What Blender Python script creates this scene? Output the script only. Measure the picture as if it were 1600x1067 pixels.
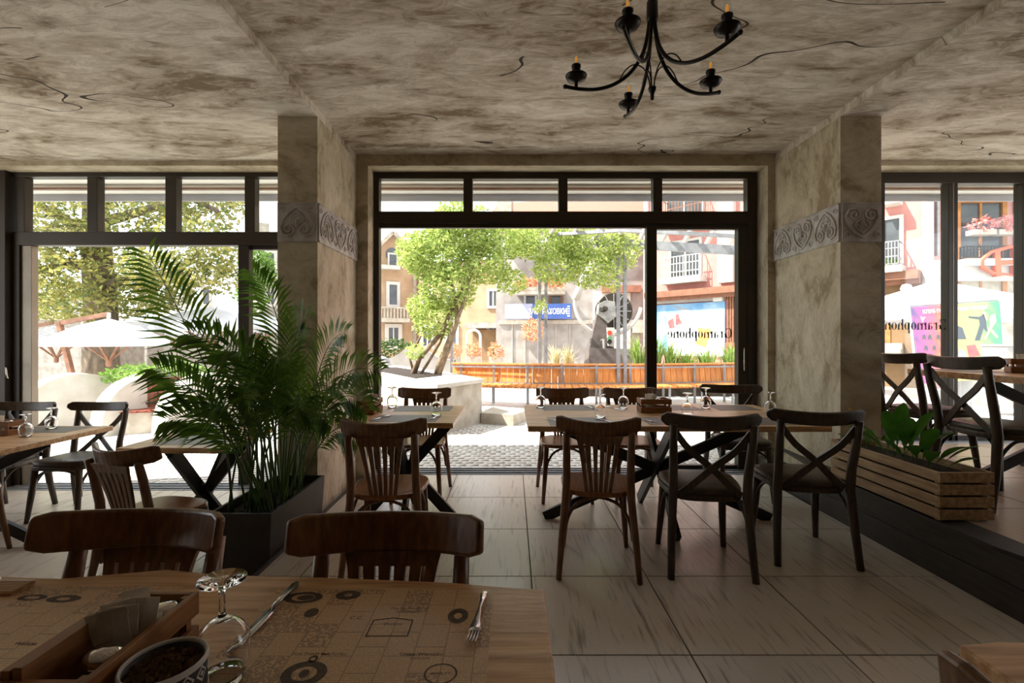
import bpy, math, random
from mathutils import Vector, Matrix
random.seed(7)
S = bpy.context.scene
for o in list(bpy.data.objects): bpy.data.objects.remove(o)
COL = S.collection
PI = math.pi
# ------------------------------------------------------------------ camera
F, CX, CY, H = 742.0, 800.0, 530.0, 1.30      # focal length in px, principal point, eye height
cam = bpy.data.cameras.new('camera'); co = bpy.data.objects.new('camera', cam); COL.objects.link(co)
cam.sensor_width = 36.0; cam.lens = F / 1600 * 36; cam.clip_start = 0.05; cam.clip_end = 500
cam.shift_y = -(533.5 - CY) / 1600
co.location = (0, 0, H); co.rotation_euler = (PI / 2, 0, 0)
S.camera = co
# ------------------------------------------------------------------ light
W = bpy.data.worlds.new('world'); S.world = W; W.use_nodes = True
bg = W.node_tree.nodes['Background']; bg.inputs[0].default_value = (0.86, 0.93, 1.0, 1); bg.inputs[1].default_value = 1.1
sl = bpy.data.lights.new('sun', 'SUN'); sl.energy = 5.6; sl.angle = 0.01; sl.color = (1.0, 0.95, 0.87)
so = bpy.data.objects.new('sun', sl); COL.objects.link(so)
so.rotation_euler = Vector((0.62, 0.13, -0.78)).to_track_quat('-Z', 'Y').to_euler()
so.location = (-10, 8, 20)
S.view_settings.view_transform = 'Standard'; S.view_settings.look = 'None'
S.view_settings.exposure = 1.45; S.view_settings.gamma = 1.0; S.view_settings.use_curve_mapping = False

S.cycles.diffuse_bounces = 8; S.cycles.max_bounces = 14
# ------------------------------------------------------------------ helpers
def at(px, py, Y): return Vector(((px - CX) / F * Y, Y, H - (py - CY) / F * Y))
def on_z(px, py, z):
    Y = F * (H - z) / (py - CY); return Vector(((px - CX) / F * Y, Y, z))
def gz(x, y):   # street level: flush with the three sills, falling away to the left
    w = max(0.0, min(1.0, (y - 5.5) / 3)); sm = lambda t: (lambda u: u * u * (3 - 2 * u))(max(0.0, min(1.0, t)))
    z = -0.012
    z -= 0.155 * sm((-1.38 - x) / (0.36 + 1.5 * w))
    if x < -1.8: z += 0.05 * (x + 1.8)
    if x > 2.4: z += 0.29 * sm((x - 2.45) / 0.35) * (1 - w)
    return max(-0.85, z)
def s2l(c): return tuple(((v / 255 + 0.055) / 1.055) ** 2.4 if v > 10 else v / 255 / 12.92 for v in c)

MATS = {}
def mat(name, rgb, rough=0.6, rgb2=None, scale=8.0, stretch=(1, 1, 1), bump=0.0, bscale=None, metal=0.0, detail=4, contrast=(0.35, 0.65),
        island=False, objrand=0.0, trans=0.0, coord='Object', spec=0.5):
    """procedural material: two-tone stretched noise + optional bump"""
    m = bpy.data.materials.new(name); m.use_nodes = True; nt = m.node_tree; N = nt.nodes; L = nt.links
    b = N['Principled BSDF']; b.inputs['Roughness'].default_value = rough; b.inputs['Metallic'].default_value = metal
    b.inputs['Specular IOR Level'].default_value = spec
    c1 = (*s2l(rgb), 1); c2 = (*s2l(rgb2), 1) if rgb2 else c1
    b.inputs['Base Color'].default_value = c1
    tc = N.new('ShaderNodeTexCoord'); mp = N.new('ShaderNodeMapping'); mp.inputs['Scale'].default_value = stretch
    L.new(tc.outputs[coord], mp.inputs['Vector'])
    vec = mp.outputs[0]
    if objrand:
        oi = N.new('ShaderNodeObjectInfo'); ml = N.new('ShaderNodeMath'); ml.operation = 'MULTIPLY'; ml.inputs[1].default_value = 37.0
        L.new(oi.outputs['Random'], ml.inputs[0]); va = N.new('ShaderNodeVectorMath'); va.operation = 'ADD'
        L.new(mp.outputs[0], va.inputs[0]); L.new(ml.outputs[0], va.inputs[1]); vec = va.outputs[0]
    no = N.new('ShaderNodeTexNoise'); no.inputs['Scale'].default_value = scale; no.inputs['Detail'].default_value = detail
    L.new(vec, no.inputs['Vector'])
    if rgb2:
        cr = N.new('ShaderNodeValToRGB'); cr.color_ramp.elements[0].position = contrast[0]; cr.color_ramp.elements[1].position = contrast[1]
        cr.color_ramp.elements[0].color = c1; cr.color_ramp.elements[1].color = c2
        src = no.outputs['Fac']
        if island:
            ge = N.new('ShaderNodeNewGeometry'); src = ge.outputs['Random Per Island']
            cr.color_ramp.elements[0].position = 0.0; cr.color_ramp.elements[1].position = 1.0
        L.new(src, cr.inputs['Fac']); out = cr.outputs['Color']
        if objrand:
            hs = N.new('ShaderNodeHueSaturation'); mr = N.new('ShaderNodeMapRange'); mr.inputs['To Min'].default_value = 1 - objrand; mr.inputs['To Max'].default_value = 1 + objrand
            L.new(oi.outputs['Random'], mr.inputs['Value']); L.new(mr.outputs[0], hs.inputs['Value']); L.new(out, hs.inputs['Color']); out = hs.outputs['Color']
        L.new(out, b.inputs['Base Color'])
        if trans:
            t = N.new('ShaderNodeBsdfTranslucent'); L.new(out, t.inputs['Color'])
            mx = N.new('ShaderNodeMixShader'); mx.inputs[0].default_value = trans
            L.new(b.outputs[0], mx.inputs[1]); L.new(t.outputs[0], mx.inputs[2]); L.new(mx.outputs[0], N['Material Output'].inputs['Surface'])
    if bump:
        n2 = no
        if bscale:
            n2 = N.new('ShaderNodeTexNoise'); n2.inputs['Scale'].default_value = bscale; n2.inputs['Detail'].default_value = 6; L.new(vec, n2.inputs['Vector'])
        bp = N.new('ShaderNodeBump'); bp.inputs['Strength'].default_value = bump; bp.inputs['Distance'].default_value = 0.02
        L.new(n2.outputs['Fac'], bp.inputs['Height']); L.new(bp.outputs[0], b.inputs['Normal'])
    MATS[name] = m; return m

def plaster(name, light, dark, crack=True, scale=1.0, bump=0.6):
    """trowelled decorative plaster: two layers of noise, drag marks, thin contour cracks"""
    m = bpy.data.materials.new(name); m.use_nodes = True; nt = m.node_tree; N = nt.nodes; L = nt.links
    b = N['Principled BSDF']; b.inputs['Roughness'].default_value = 0.75; b.inputs['Specular IOR Level'].default_value = 0.25
    tc = N.new('ShaderNodeTexCoord'); mp = N.new('ShaderNodeMapping'); mp.inputs['Scale'].default_value = (scale * .75, scale * 1.9, scale); mp.inputs['Rotation'].default_value = (0.15, 0.1, 0.5)
    L.new(tc.outputs['Object'], mp.inputs[0])
    def noise(sc, det, dist=0.0, rough=0.6):
        n = N.new('ShaderNodeTexNoise'); n.inputs['Scale'].default_value = sc; n.inputs['Detail'].default_value = det
        n.inputs['Distortion'].default_value = dist; n.inputs['Roughness'].default_value = rough; L.new(mp.outputs[0], n.inputs['Vector']); return n.outputs['Fac']
    def math_(op, a, bb=None, c=None):
        n = N.new('ShaderNodeMath'); n.operation = op
        for i, v in enumerate((a, bb, c)):
            if v is None: continue
            if isinstance(v, (int, float)): n.inputs[i].default_value = v
            else: L.new(v, n.inputs[i])
        return n.outputs[0]
    n1 = noise(1.5, 8, 0.8, 0.62); n2 = noise(6.0, 9, 1.0, 0.72); n3 = noise(45, 3)
    mix = math_('ADD', math_('MULTIPLY', n1, 0.58), math_('MULTIPLY', n2, 0.42))
    cr = N.new('ShaderNodeValToRGB'); e = cr.color_ramp.elements
    e[0].position = 0.40; e[0].color = (*s2l(dark), 1); e[1].position = 0.585; e[1].color = (*s2l(light), 1)
    mid = cr.color_ramp.elements.new(0.47); mid.color = (*s2l([(a * 0.55 + c * 0.45) for a, c in zip(light, dark)]), 1)
    L.new(mix, cr.inputs[0]); col = cr.outputs[0]
    hgt = math_('ADD', mix, math_('MULTIPLY', n3, 0.06))
    if crack:
        n4 = noise(0.55, 3, 0.25, 0.45)
        d = math_('ABSOLUTE', math_('SUBTRACT', n4, 0.5))
        ln = math_('LESS_THAN', d, 0.0016)
        gate = math_('GREATER_THAN', noise(0.8, 1, 0.0), 0.46)
        ln = math_('MULTIPLY', ln, gate)
        mx = N.new('ShaderNodeMixRGB'); mx.inputs[2].default_value = (*s2l([v * 0.5 for v in dark]), 1); L.new(ln, mx.inputs[0]); L.new(col, mx.inputs[1]); col = mx.outputs[0]
        step = math_('MULTIPLY', math_('GREATER_THAN', n4, 0.5), math_('MULTIPLY', gate, 0.35))
        hgt = math_('SUBTRACT', math_('ADD', hgt, step), math_('MULTIPLY', ln, 0.4))
    L.new(col, b.inputs['Base Color'])
    bp = N.new('ShaderNodeBump'); bp.inputs['Strength'].default_value = bump; bp.inputs['Distance'].default_value = 0.035
    L.new(hgt, bp.inputs['Height']); L.new(bp.outputs[0], b.inputs['Normal'])
    MATS[name] = m; return m

def glass_pane(name, refl=0.05):
    m = bpy.data.materials.new(name); m.use_nodes = True; N = m.node_tree.nodes; L = m.node_tree.links
    N.remove(N['Principled BSDF'])
    t = N.new('ShaderNodeBsdfTransparent'); t.inputs[0].default_value = (0.95, 0.97, 0.96, 1); g = N.new('ShaderNodeBsdfGlossy'); g.inputs['Roughness'].default_value = 0.0
    x = N.new('ShaderNodeMixShader'); x.inputs[0].default_value = refl
    L.new(t.outputs[0], x.inputs[1]); L.new(g.outputs[0], x.inputs[2]); L.new(x.outputs[0], N['Material Output'].inputs['Surface']); MATS[name] = m; return m

class MB:
    def __init__(s): s.v = []; s.f = []
    def add(s, vs, fs):
        k = len(s.v); s.v += [tuple(v) for v in vs]; s.f += [tuple(i + k for i in f) for f in fs]; return s
    def box(s, x0, x1, y0, y1, z0, z1, M=None):
        vs = [Vector((x, y, z)) for x in (x0, x1) for y in (y0, y1) for z in (z0, z1)]
        if M: vs = [M @ v for v in vs]
        return s.add(vs, [(0, 1, 3, 2), (4, 6, 7, 5), (0, 4, 5, 1), (2, 3, 7, 6), (0, 2, 6, 4), (1, 5, 7, 3)])
    def beam(s, p0, p1, w, t, up=(0, 0, 1)):
        p0 = Vector(p0); p1 = Vector(p1); d = (p1 - p0).normalized(); u = Vector(up)
        a = d.cross(u)
        if a.length < 1e-4: a = d.cross(Vector((1, 0, 0)))
        a.normalize(); c = a.cross(d).normalized()
        vs = [p + a * (sa * w / 2) + c * (sc * t / 2) for p in (p0, p1) for sa, sc in ((-1, -1), (1, -1), (1, 1), (-1, 1))]
        return s.add(vs, [(0, 3, 2, 1), (4, 5, 6, 7), (0, 1, 5, 4), (1, 2, 6, 5), (2, 3, 7, 6), (3, 0, 4, 7)])
    def tube(s, pts, r, n=8, flat=None, cap=True):
        """sweep; r number or list; flat=(a,b) multiplies the two section axes"""
        pts = [Vector(p) for p in pts]; k = len(pts); rs = r if isinstance(r, (list, tuple)) else [r] * k
        ref = None; vs = []
        for i, p in enumerate(pts):
            d = (pts[min(i + 1, k - 1)] - pts[max(i - 1, 0)]).normalized()
            if ref is None: ref = d.orthogonal().normalized() if flat is None else (Vector(flat[2]) - d * d.dot(Vector(flat[2]))).normalized()
            ref = (ref - d * ref.dot(d)).normalized(); q = d.cross(ref)
            fa, fb = (flat[0], flat[1]) if flat else (1, 1)
            vs += [p + (ref * math.cos(2 * PI * j / n) * fa + q * math.sin(2 * PI * j / n) * fb) * rs[i] for j in range(n)]
        fs = [(i * n + j, i * n + (j + 1) % n, (i + 1) * n + (j + 1) % n, (i + 1) * n + j) for i in range(k - 1) for j in range(n)]
        if cap: fs += [tuple(range(n - 1, -1, -1)), tuple((k - 1) * n + j for j in range(n))]
        return s.add(vs, fs)
    def ribbon(s, pts, ws, t, up):
        """rectangular section sweep: ws = width along `up` list, t thickness"""
        pts = [Vector(p) for p in pts]; k = len(pts); vs = []
        ups = up if isinstance(up, list) else [Vector(up)] * k
        for i, p in enumerate(pts):
            d = (pts[min(i + 1, k - 1)] - pts[max(i - 1, 0)]).normalized(); u = Vector(ups[i]); u = (u - d * u.dot(d)).normalized(); q = d.cross(u)
            w = ws[i] if isinstance(ws, (list, tuple)) else ws
            vs += [p + u * w / 2 + q * t / 2, p + u * w / 2 - q * t / 2, p - u * w / 2 - q * t / 2, p - u * w / 2 + q * t / 2]
        fs = [(i * 4 + j, i * 4 + (j + 1) % 4, i * 4 + 4 + (j + 1) % 4, i * 4 + 4 + j) for i in range(k - 1) for j in range(4)]
        return s.add(vs, fs + [(3, 2, 1, 0), tuple((k - 1) * 4 + j for j in range(4))])
    def lathe(s, prof, n=20, c=(0, 0, 0), M=None, cap=True):
        vs = []
        for r, z in prof: vs += [Vector((c[0] + r * math.cos(2 * PI * j / n), c[1] + r * math.sin(2 * PI * j / n), c[2] + z)) for j in range(n)]
        if M: vs = [M @ v for v in vs]
        k = len(prof); fs = [(i * n + j, i * n + (j + 1) % n, (i + 1) * n + (j + 1) % n, (i + 1) * n + j) for i in range(k - 1) for j in range(n)]
        if cap and prof[0][0] > 1e-6: fs.append(tuple(range(n - 1, -1, -1)))
        if cap and prof[-1][0] > 1e-6: fs.append(tuple((k - 1) * n + j for j in range(n)))
        return s.add(vs, fs)
    def prism(s, out, z0, z1, M=None):
        n = len(out); vs = [Vector((x, y, z0)) for x, y in out] + [Vector((x, y, z1)) for x, y in out]
        if M: vs = [M @ v for v in vs]
        return s.add(vs, [tuple(range(n - 1, -1, -1)), tuple(range(n, 2 * n))] + [(i, (i + 1) % n, n + (i + 1) % n, n + i) for i in range(n)])
    def build(s, name, m, parent=None, smooth=False, bev=0.0, seg=2):
        me = bpy.data.meshes.new(name); me.from_pydata(s.v, [], s.f); me.update()
        me.materials.append(MATS[m] if isinstance(m, str) else m)
        if smooth: me.polygons.foreach_set('use_smooth', [True] * len(me.polygons))
        o = bpy.data.objects.new(name, me); COL.objects.link(o)
        if parent: o.parent = parent
        if bev:
            b = o.modifiers.new('bevel', 'BEVEL'); b.width = bev; b.segments = seg; b.limit_method = 'ANGLE'; b.angle_limit = 0.7
        return o
def tag(o, label=None, cat=None, group=None, kind=None):
    if label: o['label'] = label
    if cat: o['category'] = cat
    if group: o['group'] = group
    if kind: o['kind'] = kind
    return o
def empty(name, loc=(0, 0, 0), rz=0.0):
    o = bpy.data.objects.new(name, None); COL.objects.link(o); o.location = loc; o.rotation_euler = (0, 0, rz); o.empty_display_size = 0.1; return o
def copy_tree(o, parent=None):
    c = o.copy(); COL.objects.link(c); c.parent = parent
    for ch in list(KIDS.get(o.name, [])) or [x for x in o.children]: copy_tree(ch, c)
    return c
KIDS = {}
def struct(o): o['kind'] = 'structure'; return o
def text(name, body, size, m, parent=None, M=None, ext=0.0, align='CENTER', off=0.0, sx=1.0, space=1.0):
    cu = bpy.data.curves.new(name, 'FONT'); cu.body = body; cu.size = size; cu.extrude = ext; cu.align_x = align; cu.align_y = 'CENTER'; cu.offset = off; cu.space_character = space
    cu.resolution_u = 3
    t = bpy.data.objects.new(name + '_tmp', cu); COL.objects.link(t)
    me = bpy.data.meshes.new_from_object(t.evaluated_get(bpy.context.evaluated_depsgraph_get()))
    bpy.data.objects.remove(t); bpy.data.curves.remove(cu)
    T = Matrix.Diagonal((sx, 1, 1, 1))
    me.transform((M or Matrix()) @ T); me.materials.clear(); me.materials.append(MATS[m])
    o = bpy.data.objects.new(name, me); COL.objects.link(o)
    if parent: o.parent = parent
    return o
def arc(c, r, a0, a1, n, ax=0, ay=2):
    out = []
    for i in range(n + 1):
        a = a0 + (a1 - a0) * i / n; p = [c[0], c[1], c[2]]; p[ax] += r * math.cos(a); p[ay] += r * math.sin(a); out.append(tuple(p))
    return out
def bez(p0, p1, p2, n):
    p0, p1, p2 = Vector(p0), Vector(p1), Vector(p2)
    return [p0 * (1 - t) ** 2 + p1 * 2 * t * (1 - t) + p2 * t * t for t in [i / n for i in range(n + 1)]]
def smooth(pts, n=4):
    P = [Vector(p) for p in pts]; out = []
    for i in range(len(P) - 1):
        a, b, c, d = P[max(0, i - 1)], P[i], P[i + 1], P[min(len(P) - 1, i + 2)]
        for k in range(n):
            t = k / n; out.append(.5 * ((2 * b) + (c - a) * t + (2 * a - 5 * b + 4 * c - d) * t * t + (3 * b - a - 3 * c + d) * t ** 3))
    return out + [P[-1]]
R2 = lambda a: Matrix.Rotation(a, 4, 'Z')
def leaves(mb, c, rad, n, size, shell=0.35):
    """n little two-triangle folded leaves inside an ellipsoid"""
    rx, ry, rz = rad
    for _ in range(n):
        while True:
            d = Vector((random.uniform(-1, 1), random.uniform(-1, 1), random.uniform(-1, 1)))
            if 0.05 < d.length < 1: break
        d = d.normalized() * (d.length ** shell)
        p = Vector((c[0] + d.x * rx, c[1] + d.y * ry, c[2] + d.z * rz))
        a = Vector((random.gauss(0, 1), random.gauss(0, 1), random.gauss(0, .7))).normalized(); b = a.orthogonal().normalized()
        b = Matrix.Rotation(random.uniform(0, 6.28), 3, a) @ b
        l = size * random.uniform(.6, 1.3); w = l * .5; up = a.cross(b) * w * .25
        mb.add([p, p + a * l * .5 + b * w * .5 + up, p + a * l, p + a * l * .5 - b * w * .5 + up], [(0, 1, 2), (0, 2, 3)])
def blades(mb, c, n, h, spread, w=0.03):
    for _ in range(n):
        a = random.uniform(0, 6.28); hh = h * random.uniform(.6, 1.1); sp = spread * random.uniform(.2, 1.0); d = Vector((math.cos(a), math.sin(a), 0)); q = Vector((-d.y, d.x, 0)) * w / 2
        b = Vector(c) + d * spread * .15 * random.random()
        m1 = b + d * sp * .4 + Vector((0, 0, hh * .7)); t = b + d * sp + Vector((0, 0, hh * random.uniform(.75, 1)))
        mb.add([b - q, b + q, m1 + q * .8, m1 - q * .8, t], [(0, 1, 2, 3), (3, 2, 4)])

# ------------------------------------------------------------------ materials
plaster('ceiling_plaster', (226, 218, 204), (126, 107, 82), bump=1.0)
plaster('wall_plaster', (206, 195, 172), (152, 137, 110), crack=False, scale=1.3, bump=0.45)
plaster('pier_face_plaster', (128, 104, 76), (92, 72, 50), crack=False, scale=1.3, bump=0.4)
mat('relief', (196, 193, 192), 0.42, (158, 148, 138), 9, bump=0.2, bscale=30)
mat('frame', (50, 41, 29), 0.45, (43, 35, 25), 3, metal=0.2)
mat('frame_light', (150, 140, 126), 0.4, (135, 126, 112), 3, metal=0.3)
mat('tile', (192, 180, 165), 0.27, (104, 88, 72), 2.4, (20, 1.5, 1), bump=0.08, detail=12, contrast=(0.55, 0.84), objrand=0.06)
mat('grout', (92, 80, 66), 0.8, (80, 68, 56), 20)
mat('platform_tile', (176, 154, 132), 0.3, (100, 80, 62), 2.4, (20, 1.5, 1), bump=0.08, detail=12, contrast=(0.55, 0.84), objrand=0.06)
mat('platform_board', (60, 52, 44), 0.55, (44, 37, 30), 6, (1, 1, 8), bump=0.1)
mat('wood_chair', (122, 82, 47), 0.34, (86, 54, 28), 7, (9, 9, 1.2), bump=0.06, detail=6)
mat('wood_seat', (150, 98, 54), 0.28, (116, 70, 35), 5, (9, 1, 1), detail=6)
mat('dark_wood', (76, 60, 45), 0.42, (54, 42, 31), 8, (6, 6, 1.2), bump=0.05)
mat('leather', (78, 62, 50), 0.38, (52, 41, 33), 14, bump=0.12, bscale=60)
mat('table_wood', (222, 182, 136), 0.36, (178, 132, 88), 4, (1.0, 11, 11), bump=0.08, detail=8, contrast=(0.38, 0.66))
mat('table_edge', (150, 108, 68), 0.5, (104, 70, 42), 5, (1.0, 9, 14), bump=0.15, detail=8)
mat('steel_dark', (44, 42, 40), 0.42, (34, 32, 30), 6, metal=0.4)
mat('holder_wood', (150, 100, 54), 0.45, (116, 73, 36), 6, (2, 2, 12), bump=0.06)
mat('crate_wood', (190, 160, 122), 0.55, (152, 121, 84), 5, (8, 1, 8), bump=0.06, objrand=0.08)
mat('cutlery', (205, 205, 208), 0.2, metal=1.0)
mat('chrome', (215, 210, 205), 0.12, metal=1.0)
mat('iron', (40, 34, 28), 0.35, (30, 25, 20), 20, metal=0.6)
mat('kraft_dark', (112, 98, 86), 0.5, (92, 80, 70), 40, (1, 3, 1))
mat('sachet', (236, 228, 214), 0.6, (214, 204, 188), 30, trans=.3)
mat('ink', (52, 42, 33), 0.7)
mat('ink_soft', (88, 70, 52), 0.7, (66, 52, 39), 120, detail=3, contrast=(.4, .6))
mat('planter_dark', (52, 48, 43), 0.5, (42, 38, 34), 10)
mat('soil', (50, 36, 24), 0.95, (30, 21, 14), 40, bump=0.5)
mat('palm_leaf', (104, 140, 46), 0.42, (56, 96, 28), 4, island=True, trans=0.35)
mat('palm_stem', (98, 112, 50), 0.5, (64, 78, 34), 12)
mat('broad_leaf', (84, 136, 44), 0.36, (60, 108, 32), 12, trans=0.3)
mat('yellow_leaf', (190, 160, 50), 0.5, (170, 130, 40), 12, trans=0.2)
mat('sill', (150, 152, 156), 0.4, (130, 132, 136), 10, metal=0.4)
# outdoors
mat('paving', (204, 202, 197), 0.85, (186, 183, 176), 3, bump=0.1)
mat('cobble', (200, 192, 182), 0.8, (170, 162, 152), 6, bump=0.2, objrand=0.1, bscale=40)
mat('render_white', (194, 187, 177), 0.85, (177, 169, 157), 3, bump=0.1, bscale=30)
mat('concrete', (180, 171, 157), 0.9, (157, 146, 130), 5, bump=0.2, bscale=30)
mat('grey_render', (155, 148, 141), 0.9, (132, 125, 118), 2, bump=0.1)
mat('bench_wood', (222, 152, 84), 0.6, (198, 122, 58), 5, (9, 9, 1), objrand=0.12)
mat('bench_red', (134, 66, 42), 0.6, (104, 48, 30), 5, (9, 9, 1), objrand=0.12)
mat('bench_steel', (150, 150, 152), 0.5, (130, 130, 134), 8, metal=0.3)
mat('pink', (200, 138, 129), 0.9, (191, 127, 120), 3)
mat('pink_pale', (202, 156, 151), 0.9, (195, 148, 143), 3)
mat('trim_white', (198, 193, 186), 0.8, (190, 184, 176), 4)
mat('beige_house', (179, 151, 122), 0.9, (163, 134, 105), 2, bump=0.1)
mat('brown_wall', (135, 106, 76), 0.9, (119, 92, 63), 2)
mat('stone_wall', (164, 157, 148), 0.9, (137, 130, 121), 4, bump=0.3, bscale=9)
mat('roof_tile', (167, 110, 92), 0.85, (143, 85, 68), 20, (1, 6, 1))
mat('window_dark', (84, 86, 88), 0.15, (66, 68, 72), 2)
mat('window_wood', (178, 118, 62), 0.6, (150, 94, 46), 6)
mat('brown_trim', (140, 92, 68), 0.7, (118, 76, 56), 6)
mat('canvas', (204, 204, 206), 0.9, (196, 196, 198), 3, trans=0.25)
mat('wood_arm', (150, 108, 84), 0.6, (126, 88, 66), 6)
mat('bark', (128, 112, 94), 0.95, (84, 72, 60), 6, (1, 1, .4), bump=0.6)
mat('vine_bark', (142, 122, 98), 0.9, (104, 86, 66), 12, bump=0.4)
mat('plane_leaf', (180, 170, 96), 0.7, (94, 112, 56), 4, island=True, trans=0.4)
mat('wisteria_leaf', (204, 214, 128), 0.7, (132, 156, 76), 4, island=True, trans=0.4)
mat('green_leaf', (134, 164, 74), 0.7, (84, 118, 44), 4, island=True, trans=0.35)
mat('grass_leaf', (170, 190, 104), 0.7, (104, 136, 56), 4, island=True, trans=0.35)
mat('dry_grass', (220, 206, 164), 0.8, (186, 168, 120), 4, island=True, trans=0.35)
mat('orange_flower', (226, 176, 136), 0.8, (216, 132, 92), 4, island=True, trans=0.3)
mat('pink_flower', (240, 170, 160), 0.8, (214, 110, 104), 4, island=True, trans=0.3)
mat('sign_blue', (70, 100, 170), 0.5, (62, 92, 160), 3)
mat('sign_pale', (158, 162, 182), 0.6, (150, 153, 175), 3)
mat('sign_white', (245, 245, 245), 0.5)
mat('orange_sign', (207, 86, 40), 0.45, (198, 77, 34), 3)
mat('green_awning', (70, 120, 96), 0.8, (58, 104, 82), 4)
mat('rust', (112, 104, 100), 0.6, (92, 84, 80), 6, metal=0.3)
mat('reel', (70, 62, 50), 0.5, (52, 46, 38), 10, metal=0.4)
mat('machine', (168, 168, 166), 0.45, (140, 140, 138), 8, metal=0.4)
mat('red_paint', (210, 70, 48), 0.5); mat('green_paint', (90, 140, 100), 0.5); mat('black_paint', (36, 34, 34), 0.5)
mat('skin_print', (226, 178, 150), 0.7); mat('suit_print', (66, 74, 86), 0.7); mat('poster_blue', (82, 136, 182), 0.6, (144, 175, 197), 1.6, contrast=(.4, .62)); mat('poster_white', (190, 192, 194), 0.6, (181, 182, 186), 3)
mat('poster_orange', (240, 170, 90), 0.6, (226, 140, 66), 6); mat('poster_red', (226, 96, 92), 0.6, (214, 70, 76), 6); mat('gull_grey', (150, 152, 160), 0.7)
mat('cabinet_grey', (158, 150, 144), 0.6, (148, 140, 134), 3); mat('letter', (40, 40, 42), 0.5)
mat('soffit', (244, 240, 234), 0.8, (236, 231, 224), 3); mat('valance', (206, 206, 212), 0.7, (196, 196, 202), 3, trans=.3); mat('hedge', (84, 108, 46), 0.8, (54, 78, 30), 4, island=True, trans=0.25)
glass_pane('pane', 0.045)
def glass_mat(name, col=(1, 1, 1, 1)):
    m = bpy.data.materials.new(name); m.use_nodes = True; b = m.node_tree.nodes['Principled BSDF']
    b.inputs['Transmission Weight'].default_value = 1.0; b.inputs['Roughness'].default_value = 0.0; b.inputs['IOR'].default_value = 1.45; b.inputs['Base Color'].default_value = col; MATS[name] = m
glass_mat('glass')
def emit_mat(name, rgb, st):
    m = bpy.data.materials.new(name); m.use_nodes = True; b = m.node_tree.nodes['Principled BSDF']
    b.inputs['Base Color'].default_value = (*s2l(rgb), 1); b.inputs['Emission Color'].default_value = (*s2l(rgb), 1); b.inputs['Emission Strength'].default_value = st; MATS[name] = m
emit_mat('filament', (226, 150, 64), 0.2)
def newsprint(name):
    m = bpy.data.materials.new(name); m.use_nodes = True; nt = m.node_tree; N = nt.nodes; L = nt.links; b = N['Principled BSDF']; b.inputs['Roughness'].default_value = 0.42
    tc = N.new('ShaderNodeTexCoord')
    br = N.new('ShaderNodeTexBrick'); br.inputs['Scale'].default_value = 1.0; br.inputs['Brick Width'].default_value = 0.066; br.inputs['Row Height'].default_value = 0.052
    br.inputs['Mortar Size'].default_value = 0.0011; br.inputs['Color1'].default_value = (0, 0, 0, 1); br.inputs['Color2'].default_value = (1, 1, 1, 1); br.offset = 0.0; br.inputs['Mortar'].default_value = (0, 0, 0, 1)
    mp = N.new('ShaderNodeMapping'); mp.inputs['Rotation'].default_value = (0, 0, PI / 2)
    br.offset = 0.37; L.new(tc.outputs['Object'], mp.inputs[0]); L.new(mp.outputs[0], br.inputs['Vector'])
    def M_(op, a, c=None):
        n = N.new('ShaderNodeMath'); n.operation = op
        for i, v in enumerate((a, c)):
            if v is None: continue
            if isinstance(v, (int, float)): n.inputs[i].default_value = v
            else: L.new(v, n.inputs[i])
        return n.outputs[0]
    wv = N.new('ShaderNodeTexWave'); wv.bands_direction = 'Y'; wv.inputs['Scale'].default_value = 75; wv.inputs['Distortion'].default_value = 0.0; L.new(tc.outputs['Object'], wv.inputs[0])
    m2 = N.new('ShaderNodeMapping'); m2.inputs['Scale'].default_value = (420, 130, 1); L.new(tc.outputs['Object'], m2.inputs[0])
    nz = N.new('ShaderNodeTexNoise'); nz.inputs['Scale'].default_value = 1.0; nz.inputs['Detail'].default_value = 1; L.new(m2.outputs[0], nz.inputs['Vector'])
    txt = M_('MULTIPLY', M_('GREATER_THAN', wv.outputs['Fac'], 0.55), M_('GREATER_THAN', nz.outputs['Fac'], 0.45))
    im = N.new('ShaderNodeTexNoise'); im.inputs['Scale'].default_value = 170; im.inputs['Detail'].default_value = 5; L.new(tc.outputs['Object'], im.inputs['Vector'])
    img = M_('GREATER_THAN', im.outputs['Fac'], 0.47)
    isimg = M_('GREATER_THAN', br.outputs['Color'], 0.74)
    amount = M_('ADD', M_('MULTIPLY', M_('MULTIPLY', txt, 0.42), M_('SUBTRACT', 1.0, isimg)), M_('MULTIPLY', M_('MULTIPLY', img, 0.5), isimg))
    amount = M_('MAXIMUM', amount, M_('MULTIPLY', br.outputs['Fac'], 0.55))
    mx = N.new('ShaderNodeMixRGB'); mx.inputs[1].default_value = (*s2l((216, 178, 134)), 1); mx.inputs[2].default_value = (*s2l((66, 50, 36)), 1)
    L.new(amount, mx.inputs[0]); L.new(mx.outputs[0], b.inputs['Base Color']); MATS[name] = m
newsprint('newsprint')
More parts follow.
